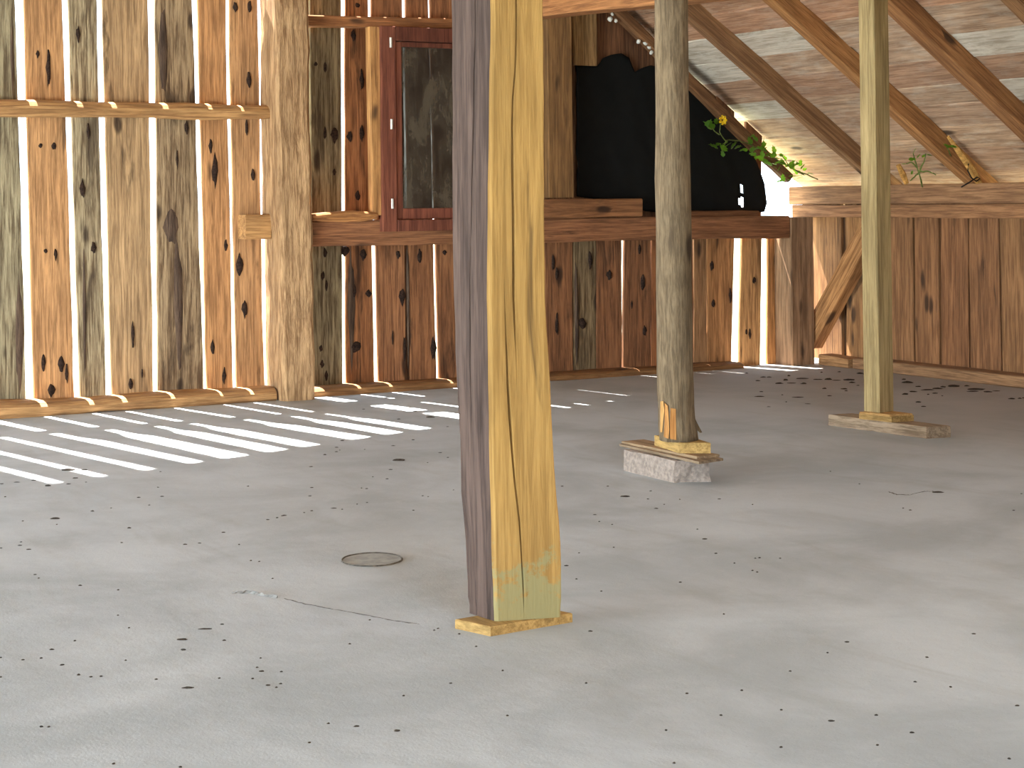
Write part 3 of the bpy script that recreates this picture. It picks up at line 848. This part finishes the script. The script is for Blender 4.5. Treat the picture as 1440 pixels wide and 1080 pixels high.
# ------------------------------------------------------------------ red-framed window
def window():
    root = empty('window_1', (0, 0, 0), 'structure')
    y0 = -.06
    def bar(name, x0, x1, z0, z1, ya, yb, mat=None, col=(1, 1, 1)):
        V = []; c = .004
        def ring(y, k): return [(x0 + k, y, z0 + k), (x1 - k, y, z0 + k), (x1 - k, y, z1 - k), (x0 + k, y, z1 - k)]
        Vv, Ff = loft([ring(yb, 0), ring(ya + c, 0), ring(ya, c)])
        return mesh_obj(name, Vv, Ff, mat or M['red_paint'], root, col)
    X = lambda px, py=180: bw(px, py, y0).x
    Z = lambda py, px=580: bw(px, py, y0).z
    xl, xr = X(537.5), X(537.5) + 1.0
    zt, zb_ = Z(38), Z(325)
    s1 = X(558)
    bar('frame_jamb', xl, s1 - .003, zb_, zt, y0, .02)
    bar('frame_jamb', xr - .09, xr, zb_, zt, y0, .02)
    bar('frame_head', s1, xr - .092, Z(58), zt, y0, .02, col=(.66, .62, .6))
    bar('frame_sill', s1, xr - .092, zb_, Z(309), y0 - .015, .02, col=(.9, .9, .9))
    sa, sbx = X(567), xr - .092 - .04
    bar('sash_stile', s1 + .002, sa, Z(308), Z(59), y0 + .015, .01, col=(.9, .86, .84))
    bar('sash_stile', sbx, xr - .094, Z(308), Z(59), y0 + .015, .01, col=(.9, .86, .84))
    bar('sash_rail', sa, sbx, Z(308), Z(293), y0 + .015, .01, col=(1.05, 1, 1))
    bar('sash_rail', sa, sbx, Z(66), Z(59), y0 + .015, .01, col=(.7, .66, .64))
    g = bar('pane', sa - .005, sbx + .005, Z(294), Z(65), y0 + .03, y0 + .036, M['glass'])
    for py in (61, 175, 286):
        zc = Z(py)
        h = bar('hinge', X(549), X(552), zc - .04, zc + .04, y0 - .012, y0, M['hinge'])
    return root
window()
# pale board leaning beside the window
pb = timber('window_stud', (bw(528.5, 170, .0).x, .02, 1.40), (bw(528.5, 170, .0).x - .01, .02, bw(528, 38, 0).z), .085, .09, M['timber_z'], None, up=(0, 1, 0), cham=.05, rough=.003, color=(1.05, .86, .6))
tag(pb, 'narrow tan upright board beside the red window frame', 'stud')

# ------------------------------------------------------------------ black plastic sheet over the gable hole
def tarp():
    top = [(812, 92), (840, 92), (846, 82), (858, 77), (872, 75), (884, 82), (890, 102), (900, 96), (912, 92), (935, 96), (955, 104), (972, 118), (985, 140), (1000, 158), (1012, 168), (1025, 178), (1038, 192), (1050, 210), (1060, 224), (1068, 245), (1074, 262), (1076.5, 284), (1073, 297)]
    bot = [(808, 276), (840, 281), (870, 286), (890, 290), (905, 297), (930, 299), (960, 299), (990, 299), (1020, 300), (1050, 300), (1073, 298)]
    y0 = .225; nx, nz = 72, 36
    def fx(px, tab): return interp(tab, px)
    holes = [(1040, 265, 2.2, 5.5), (1040.5, 284, 3.0, 7.5)]
    V = []; F = []; idx = {}
    for i in range(nx + 1):
        px = 809 + (1076.5 - 809) * i / nx
        yt, yb = fx(px, top), fx(px, bot)
        if px > 1073: yb = 297 - (px - 1073) * 3; yt = 262 + (px - 1074) * 9 if px > 1074 else yt
        for j in range(nz + 1):
            t = j / nz; py = yt + (yb - yt) * t
            e = 0 if 0 < i < nx else 3 * mnoise.noise(Vector((py * .05, i, 0)))
            p = bw(px + e, py, y0)
            wr = .018 * mnoise.noise(Vector((p.x * 2.2, 0, p.z * 1.1))) + .010 * mnoise.noise(Vector((p.x * 7 + p.z * 3, 1, p.z * 2.5)))
            V.append(Vector((p.x, y0 + wr - .022, p.z))); idx[i, j] = len(V) - 1
            V[-1]['px'] if False else None
    for i in range(nx):
        for j in range(nz):
            F.append((idx[i, j], idx[i, j + 1], idx[i + 1, j + 1], idx[i + 1, j]))
    # two small tears
    keep = []
    hp = [(bw(px, py, y0), bw(px + rx, py, y0).x - bw(px, py, y0).x, abs(bw(px, py + ry, y0).z - bw(px, py, y0).z)) for px, py, rx, ry in holes]
    for f in F:
        c = sum((V[k] for k in f), Vector()) / 4
        if any(((c.x - h.x) / rx) ** 2 + ((c.z - h.z) / rz_) ** 2 < 1.3 for h, rx, rz_ in hp): continue
        keep.append(f)
    o = mesh_obj('black_sheet', V, keep, M['tarp'], smooth=True)
    sm = o.modifiers.new('thickness', 'SOLIDIFY'); sm.thickness = .002
    return tag(o, 'black plastic sheet hung over the hole in the gable', 'plastic sheet')
tarp()

# ------------------------------------------------------------------ vines
LEAF = None
def leaf_mesh():
    pts = [(0, 0), (.25, .16), (.34, .42), (.20, .50), (.26, .74), (.08, .80), (0, 1.0), (-.08, .80), (-.26, .74), (-.20, .50), (-.34, .42), (-.25, .16)]
    V = [(x, y, .12 * abs(x) - .15 * y * y) for x, y in pts] + [(0, .45, -.05)]
    c = len(pts); F = [(c, i, (i + 1) % c) for i in range(c)]
    me = bpy.data.meshes.new('leaf'); me.from_pydata(V, [], F); me.materials.append(M['leaf']); me.update()
    return me
LEAF = leaf_mesh()
def add_leaf(root, p, size, rnd, col):
    o = bpy.data.objects.new('leaf', LEAF); COL.objects.link(o); o.parent = root
    o.location = Vector(p) - root.location
    o.rotation_euler = (rnd.uniform(-.3, 1.6), rnd.uniform(-.8, .8), rnd.uniform(-3.1, 3.1)); o.scale = (size, size, size)
    o.color = col + (1,)
    return o
def vine(name, plane, stems, leaves, label, cat, loc, flower=None, rad=.006):
    root = empty(name, loc); rnd = random.Random(name + str(len(leaves)))
    for st_ in stems:
        pts = []
        raw_ = [plane(px, py, d) for px, py, d in st_]
        for i in range(len(raw_) - 1):
            for k in range(4): pts.append(raw_[i].lerp(raw_[i + 1], k / 4) + Vector((0, 0, rnd.uniform(-.006, .006))))
        pts.append(raw_[-1])
        V, F = tube(pts, [rad * (1 - .5 * i / len(pts)) for i in range(len(pts))], 5)
        mesh_obj('stem', V, F, M['stem'], root, (.9, .95, .7), smooth=True)
    for px, py, s, c in leaves:
        p = plane(px + rnd.uniform(-2, 2), py + rnd.uniform(-2, 2), rnd.uniform(-.10, .06))
        add_leaf(root, p, s * .0098 * rnd.uniform(.85, 1.2), rnd, c)
    if len(leaves) > 20:
        for px, py, s, c in leaves[12:]:
            p = plane(px + rnd.uniform(-9, 9), py + rnd.uniform(-7, 7), rnd.uniform(-.12, .04))
            add_leaf(root, p, s * .0088 * rnd.uniform(.8, 1.2), rnd, c)
    if flower:
        p = plane(*flower, -.05); V = []; F = []
        n = 7
        for k in range(n):
            a0 = 2 * math.pi * k / n
            b0 = len(V)
            for r, w, z in ((.008, .35, 0), (.03, .45, .012), (.045, .22, .008), (.045, -.22, .008), (.03, -.45, .012), (.008, -.35, 0)):
                V.append(p + Vector((math.cos(a0 + w) * r, -z - .01, math.sin(a0 + w) * r)))
            F.append(tuple(range(b0, b0 + 6)))
        o = mesh_obj('flower', V, F, M['flower'], root); o['label'] = 'yellow flower'
    tag(root, label, cat)
    return root
DK, MD, BR, YL = (.5, .62, .42), (.9, 1.0, .7), (1.7, 1.7, 1.1), (1.1, 1.0, .7)
gp = lambda px, py, d: bw(px, py, -.02 + d)
vine('climbing_vine', gp,
     [[(1150, 252, .0), (1120, 240, -.04), (1095, 226, -.06), (1075, 212, -.04), (1058, 205, 0)], [(1040, 198, .0), (1020, 197, -.05), (1012, 186, -.06), (1013, 176, -.06), (1022, 169, -.06)],
      [(1130, 246, 0), (1112, 236, -.06), (1098, 218, -.08)], [(1012, 190, -.05), (1003, 182, -.05), (995, 178, -.05)], [(1058, 205, 0), (1040, 198, .0)], [(1022, 197, -.05), (1018, 205, -.05), (1015, 215, -.05)]],
     [(995, 178, 9, DK), (1002, 181, 10, DK), (1008, 176, 8, DK), (1006, 182, 9, DK), (1010, 208, 11, DK), (1016, 212, 11, DK), (1022, 208, 10, DK), (1028, 210, 9, DK), (1018, 222, 8, DK), (1012, 202, 9, DK), (1024, 200, 9, DK), (1034, 208, 8, DK),
      (1058, 202, 9, MD), (1064, 198, 9, MD), (1053, 208, 7, BR), (1068, 208, 10, MD), (1060, 222, 10, BR), (1064, 220, 8, BR), (1074, 205, 8, MD), (1076, 215, 9, DK), (1072, 222, 8, DK), (1082, 216, 8, DK), (1086, 222, 9, MD), (1056, 214, 7, MD),
      (1086, 232, 10, BR), (1092, 235, 11, BR), (1096, 238, 8, BR), (1100, 228, 9, MD), (1094, 224, 8, DK), (1106, 234, 9, MD), (1112, 238, 9, DK), (1104, 252, 9, BR), (1102, 257, 8, BR), (1110, 248, 8, MD), (1117, 248, 8, MD), (1122, 244, 9, DK), (1130, 246, 8, DK), (1136, 242, 7, DK), (1126, 238, 7, DK), (1116, 230, 7, DK), (1108, 224, 7, DK), (1080, 226, 8, DK), (1090, 214, 7, DK)],
     'leafy green vine with a yellow flower growing in at the gable corner', 'vine', tuple(bw(1112, 262, 0)), (1015, 169))
sp = lambda px, py, d: rw(px, py, -.18 + d)
vine('small_vine', sp,
     [[(1297, 262, .1), (1293, 245, 0), (1288, 230, 0), (1284, 216, 0)], [(1292, 242, 0), (1300, 226, 0), (1302, 216, 0)], [(1292, 242, 0), (1304, 240, 0), (1316, 246, 0)], [(1290, 236, 0), (1282, 228, 0), (1274, 230, 0)], [(1292, 244, 0), (1284, 250, .05), (1280, 254, .05)]],
     [(1276, 226, 6, DK), (1283, 217, 6, DK), (1302, 216, 6, DK), (1299, 222, 5, MD), (1274, 230, 5, DK), (1316, 246, 5, MD), (1281, 246, 5, DK), (1290, 222, 5, DK), (1308, 240, 4, DK)],
     'small pale vine hanging under the roof beside the slim post', 'vine', tuple(rw(1297, 262, -.05)), rad=.008)
sp2 = lambda px, py, d: hit(px, py, 1, -2.05 + d)
vine('leaf_sprig', sp2, [[(1337, 219, .06), (1334, 212, 0), (1331, 207, 0)]], [(1330, 206, 7, MD), (1335, 210, 7, MD), (1337, 205, 6, DK)],
     'tiny sprig of green leaves stuck to the orange rafter', 'sprig', tuple(sp2(1337, 219, .06)))

# light sticks at rafter feet and black cord
def stick(pts, plane, r, label, col):
    P = [plane(*p) for p in pts]
    V, F = tube(P, r, 6)
    return tag(mesh_obj('peg', V, F, M['block_y'], None, col), label, 'peg')
stick([(1333, 192, 0), (1350, 215, 0), (1368, 240, 0), (1378, 259, 0)], lambda px, py, d: hit(px, py, 1, -2.06), [.012, .026, .034, .026], 'pale wooden strip along the foot of the orange rafter', (1.15, .86, .5))
stick([(1263, 232, 0), (1270, 246, 0), (1275, 258, 0)], lambda px, py, d: hit(px, py, 1, -1.35), [.02, .028, .02], 'short pale peg on the plate beside the slim post', (1.15, .82, .45))
P = [hit(px, py, 1, -2.09) for px, py in [(1362, 230), (1361, 240), (1366, 250), (1373, 255), (1378, 251), (1374, 249), (1364, 256), (1352, 263)]]
V, F = tube(P, .006, 5)
tag(mesh_obj('cord', V, F, M['cord'], smooth=True), 'black cord looped round the foot of the orange rafter', 'cord')

# white lumps under the gable edge
def lump(px, py, r, seed, y=.03):
    c = bw(px, py, y); rnd = random.Random(seed); rings = []
    for i in range(5):
        t = math.pi * (i + .5) / 5; rr = r * math.sin(t)
        rings.append([c + Vector((math.cos(a) * rr, math.sin(a) * rr, -math.cos(t) * r)) * rnd.uniform(.8, 1.2) for a in [2 * math.pi * k / 8 for k in range(8)]])
    V, F = loft(rings)
    o = mesh_obj('white_lump', V, F, M['white'], smooth=True)
    return o
for i, (px, py, r) in enumerate([(858, 27, .022), (866, 29, .017), (861, 20, .014), (871, 21, .012)]):
    tag(lump(px, py, r, i), 'small white lump in the cluster under the tie beam', 'lump', 'white lumps under the tie beam')
for i, (px, py, r) in enumerate([(898, 58, .02), (908, 60, .024), (913, 66, .02), (912, 51, .013), (916, 74, .018), (911, 25, .012)]):
    tag(lump(px, py, r, 20 + i), 'small white lump in the cluster beside the round pole', 'lump', 'white lumps beside the round pole')

# ------------------------------------------------------------------ marks in the concrete
def patch_ring():
    c = fl(523, 787.5); ex = (fl(566, 786) - fl(481, 788)) / 2; ey = (fl(523, 778) - fl(523, 796.5)) / 2
    V = []; F = []; n = 40
    for k in range(n):
        a = 2 * math.pi * k / n
        w = 1 + .03 * mnoise.noise(Vector((math.cos(a) * 2, math.sin(a) * 2, 3)))
        d = ex * math.cos(a) + ey * math.sin(a)
        V += [c + d * w * 1.03 + Vector((0, 0, .001)), c + d * w + Vector((0, 0, .006)), c + d * w * .95 + Vector((0, 0, .001))]
    for k in range(n):
        m = (k + 1) % n
        for j in range(2): F.append((k * 3 + j, m * 3 + j, m * 3 + j + 1, k * 3 + j + 1))
    o = mesh_obj('round_patch_rim', V, F, plain('patch_rim', (112, 106, 98), .95, .2, .5, 30, .5), floor)
    V = [c + Vector((0, 0, .002))] + [c + (ex * math.cos(2 * math.pi * k / n) + ey * math.sin(2 * math.pi * k / n)) * .96 + Vector((0, 0, .002)) for k in range(n)]
    F = [(0, 1 + k, 1 + (k + 1) % n) for k in range(n)]
    o = mesh_obj('round_patch', V, F, plain('patch_concrete', (172, 175, 174), .9, .2, .15, 25, .3), floor)
patch_ring()
def ridge(pts, w, h, name, col):
    P = []
    for i in range(len(pts) - 1):
        for k in range(6):
            a = Vector(pts[i]).lerp(Vector(pts[i + 1]), k / 6); P.append(a)
    P.append(Vector(pts[-1])); V = []; F = []; rnd = random.Random(3)
    for i, p in enumerate(P):
        q = fl(p.x, p.y + rnd.uniform(-.5, .5)); nx_ = fl(p.x + 3, p.y + .5) - fl(p.x, p.y); sd = Vector((-nx_.y, nx_.x, 0)).normalized()
        ww = w * rnd.uniform(.3, 1.2); hh = h * rnd.uniform(.3, 1)
        V += [q - sd * ww + Vector((0, 0, .0005)), q + Vector((0, 0, hh)), q + sd * ww + Vector((0, 0, .0005))]
    for i in range(len(P) - 1):
        for j in range(2): F.append((i * 3 + j, i * 3 + j + 1, i * 3 + 3 + j + 1, i * 3 + 3 + j))
    return mesh_obj(name, V, F, plain(name + '_mat', col, .9, .2, .3, 40, .4), floor)
ridge([(328, 834.5), (350, 834), (372, 837.5), (390, 841)], .012, .012, 'floor_ridge', (150, 148, 144))
ridge([(400, 842), (430, 850), (470, 857), (520, 866), (560, 874), (590, 878)], .004, .003, 'floor_crack', (110, 106, 104))
ridge([(1250, 692), (1262, 696), (1280, 696), (1300, 691), (1312, 691)], .006, .003, 'floor_crack', (112, 104, 98))

# ------------------------------------------------------------------ crumbs and leaves on the floor
def crumb(px, py, w, h, seed, mat='debris', flat=.5, name='crumb'):
    rnd = random.Random(seed)
    c = fl(px, py); k = fwd(c) / FPX
    rt = Vector((math.cos(YAW), math.sin(YAW), 0)); fw = Vector((-math.sin(YAW), math.cos(YAW), 0))
    a = max(w * k * .42, .005); hh = max(h * k * flat * .7, .003)
    b = max(.006, min(a * .8, h * k * 1.3))
    ang = rnd.uniform(-.25, .25); n = 7; rings = []
    for t, s in ((0, 1.0), (.6, .85), (1, .35)):
        ring = []
        for j in range(n):
            q = 2 * math.pi * j / n + ang; f = s * rnd.uniform(.7, 1.15)
            ring.append(rt * (math.cos(q) * a * f) + fw * (math.sin(q) * b * f) + Vector((0, 0, hh * t * rnd.uniform(.8, 1.1) + .0004)))
        rings.append(ring)
    V, F = loft(rings)
    o = mesh_obj(name, [v + c for v in V], F, M[mat], origin=c)
    return o
def Z(x0, y0, s, L): return [(x0 + x / s, y0 + y / s, w / s, h / s) for x, y, w, h in L]
crumbs = []
crumbs += Z(0, 640, 3.6, [(427, 75, 42, 10), (380, 117, 40, 10), (345, 147, 30, 8), (170, 128, 34, 8), (8, 146, 30, 7), (85, 138, 44, 6), (26, 212, 14, 8), (115, 335, 16, 10), (468, 285, 24, 14), (655, 370, 28, 14), (702, 215, 26, 10), (755, 254, 16, 6), (820, 210, 26, 6),
                          (800, 164, 16, 9), (812, 85, 14, 8), (1256, 159, 18, 10), (903, 10, 10, 8), (936, 453, 28, 11), (1010, 447, 24, 7), (1210, 454, 14, 10), (616, 444, 18, 10), (106, 441, 20, 9), (100, 458, 32, 6), (5, 472, 18, 8), (145, 478, 32, 6), (177, 606, 22, 9), (196, 624, 14, 8), (405, 661, 28, 7), (598, 684, 18, 12), (1270, 535, 16, 8), (1312, 540, 16, 6), (1380, 626, 14, 12), (1402, 318, 16, 10), (1430, 308, 20, 10), (1355, 328, 24, 6), (562, 269, 8, 6), (1130, 392, 24, 6), (287, 352, 12, 6), (435, 138, 16, 6)])
crumbs += Z(0, 860, 3.6, [(3, 235, 14, 10), (262, 193, 32, 8), (379, 149, 10, 7), (116, 246, 28, 10), (208, 237, 20, 5), (314, 271, 34, 14), (398, 322, 24, 18), (460, 332, 26, 9), (512, 329, 24, 12), (636, 248, 16, 7), (791, 344, 22, 9), (1110, 339, 18, 7), (1135, 147, 26, 12), (1320, 237, 13, 12), (1301, 284, 10, 7), (1325, 303, 36, 9), (1424, 306, 16, 9), (1355, 374, 34, 13), (1420, 367, 24, 11), (1399, 385, 16, 9), (1278, 341, 14, 6), (3, 333, 12, 10), (210, 584, 26, 18), (247, 585, 18, 10), (575, 772, 22, 8), (912, 788, 26, 8), (652, 84, 10, 8), (1125, 66, 28, 5), (596, 20, 12, 8)])
crumbs += Z(400, 860, 3.6, [(330, 165, 20, 8), (842, 364, 22, 14), (603, 428, 12, 9), (1128, 528, 16, 8), (222, 568, 14, 9), (126, 665, 14, 7), (758, 96, 14, 10), (777, 87, 10, 7), (884, 115, 14, 8), (970, 178, 10, 5), (1105, 300, 10, 6), (570, 605, 46, 20), (365, 582, 40, 7), (432, 44, 10, 6)])
crumbs += Z(800, 860, 3.6, [(784, 14, 10, 7), (108, 101, 30, 14), (597, 416, 12, 6), (770, 526, 18, 8), (875, 400, 9, 6), (491, 602, 10, 6), (533, 768, 12, 10), (1074, 688, 16, 8), (87, 364, 12, 5), (1075, 499, 9, 6)])
crumbs += Z(1040, 860, 3.6, [(543, 155, 32, 9), (445, 210, 12, 10), (256, 303, 14, 10), (1185, 114, 30, 8), (948, 233, 22, 7), (888, 357, 26, 14), (1068, 383, 10, 7), (1407, 478, 32, 8), (465, 555, 46, 9), (698, 677, 12, 9), (1365, 746, 12, 7), (692, 526, 28, 18), (872, 614, 34, 13)])
crumbs += Z(780, 660, 4.235, [(45, 102, 26, 9), (316, 102, 20, 12), (652, 210, 14, 9), (604, 234, 34, 9), (745, 180, 12, 6), (980, 178, 32, 6), (1178, 211, 14, 6), (265, 312, 12, 9), (238, 272, 30, 6), (342, 330, 12, 6), (850, 358, 14, 8), (893, 416, 42, 13), (961, 502, 26, 14), (1195, 531, 14, 10), (1220, 528, 24, 10), (1343, 531, 20, 7), (1070, 560, 12, 8), (1206, 613, 14, 8), (1178, 604, 22, 7), (748, 674, 28, 13), (352, 466, 16, 10), (68, 575, 40, 10), (130, 654, 12, 8), (278, 727, 8, 7), (145, 499, 8, 6), (572, 130, 22, 8), (556, 178, 22, 6)])
crumbs += Z(380, 560, 5.143, [(675, 80, 26, 8), (930, 152, 34, 12), (522, 308, 40, 14), (480, 356, 38, 10), (478, 388, 30, 12), (503, 377, 14, 12), (395, 410, 34, 16), (296, 496, 36, 9), (300, 648, 36, 8), (288, 708, 36, 8), (683, 372, 18, 7), (888, 345, 40, 9), (1033, 302, 32, 12), (870, 517, 38, 9), (845, 584, 32, 9), (698, 655, 30, 9), (660, 651, 12, 7), (1102, 707, 24, 9), (1142, 713, 14, 8), (1138, 467, 14, 9), (1285, 429, 24, 7), (1230, 395, 36, 6), (1325, 665, 14, 8), (300, 815, 30, 12), (245, 829, 12, 8), (50, 866, 28, 10), (100, 849, 46, 12), (700, 756, 24, 12), (628, 768, 14, 7), (520, 805, 12, 8), (1035, 812, 20, 7), (250, 230, 20, 10), (1282, 207, 28, 10), (742, 570, 10, 7), (460, 797, 60, 6), (950, 215, 22, 9), (585, 208, 40, 7)])
crumbs += Z(1140, 520, 4.8, [(133, 687, 12, 10), (329, 772, 12, 9), (1422, 838, 20, 8), (625, 935, 9, 9), (672, 948, 30, 6), (1370, 950, 26, 8), (760, 250, 28, 8), (400, 180, 10, 7), (125, 178, 14, 8)])
zones = [(lambda x, y: y > 860 and x < 640, 'on the near floor left of the yellow post'),
         (lambda x, y: y > 860, 'on the near floor right of the yellow post'),
         (lambda x, y: x < 380, 'on the floor before the sunlit gappy boards'),
         (lambda x, y: x < 660, 'on the floor between sun spots and round patch'),
         (lambda x, y: True, 'on the floor in front of the concrete block')]
for i, (px, py, w, h) in enumerate(crumbs):
    z = [t for f, t in zones if f(px, py)][0]
    tag(crumb(px, py, w, h, i), 'small dark crumb lying ' + z, 'crumb', 'dark crumbs ' + z)
# larger chips that stand out
for (px, py, w, h), lbl in [
        ((96, 661.5, 26, 5), 'dark ragged bark chip just in front of the sunlit stripes'),
        ((67, 683.5, 12, 4), 'small curved bark chip below the leftmost sun stripe'),
        ((78, 729.5, 20, 3.5), 'thin grey twig chip on the left of the floor'),
        ((256, 899.8, 21, 3.6), 'thin long dark splinter on the floor left of the yellow post'),
        ((258, 914, 11, 3), 'short slanted splinter below a longer splinter on the floor'),
        ((264, 967.5, 22, 3.5), 'long dark jagged splinter among crumbs on the front floor'),
        ((289, 884.8, 26, 2.4), 'faint grey straw on the floor below the concrete ridge'),
        ((561, 647.5, 24, 4.5), 'flat ragged bark flake between sun spots and yellow post'),
        ((577, 573.5, 8, 3), 'dark leaf bit near the sill beside the sun stripes'),
        ((584, 578.5, 8, 2.5), 'smaller dark leaf bit just in front of another near the sill'),
        ((605, 587, 18, 3), 'curled dark twig right of the last sun stripe'),
        ((879, 698.5, 18, 3.4), 'dark wood chip in front of the concrete block'),
        ((1319, 692.5, 20, 3.2), 'black chip lying in the long shadow right of the concrete block')]:
    tag(crumb(px, py, w, h, int(px), flat=.7, name='wood_chip'), lbl, 'chip')
leaves = Z(1040, 500, 3.6, [(200, 142, 44, 12), (232, 126, 26, 18), (325, 143, 34, 14), (262, 140, 50, 6), (320, 117, 66, 10), (395, 122, 44, 8), (450, 122, 40, 20), (490, 126, 44, 6), (552, 124, 60, 14), (570, 138, 34, 14), (530, 170, 34, 12), (540, 180, 20, 8), (430, 168, 24, 12), (120, 110, 34, 9), (150, 110, 26, 8), (92, 128, 24, 8), (250, 104, 16, 14), (610, 92, 34, 14), (640, 96, 30, 18), (415, 86, 14, 10), (505, 84, 20, 10), (100, 208, 50, 8), (110, 184, 22, 8), (295, 212, 64, 7), (236, 236, 10, 10), (455, 205, 24, 8), (148, 260, 20, 6), (216, 200, 10, 8),
                            (850, 138, 60, 22), (832, 122, 24, 12), (838, 197, 36, 16), (880, 184, 44, 12), (905, 158, 30, 10), (950, 174, 70, 9), (1000, 168, 60, 12), (1030, 160, 30, 14), (1085, 157, 58, 22), (1150, 155, 30, 12), (1200, 172, 90, 16), (1255, 184, 50, 10), (1180, 182, 60, 10), (990, 192, 30, 10), (955, 198, 14, 10), (1026, 205, 10, 8), (905, 237, 34, 12), (930, 259, 26, 9), (1378, 220, 38, 12), (1418, 218, 20, 10), (1436, 216, 12, 8), (600, 152, 18, 7), (36, 90, 18, 7), (345, 245, 30, 5), (690, 120, 10, 8), (1300, 180, 40, 6)])
for i, (px, py, w, h) in enumerate(leaves):
    tag(crumb(px, py, w * 1.25, h * 1.7, 500 + i, 'leafbit', flat=.35, name='dry_leaf'), 'dry dark leaf scrap on the floor near the side wall sill', 'leaf scrap', 'dry leaf scraps along the side wall')
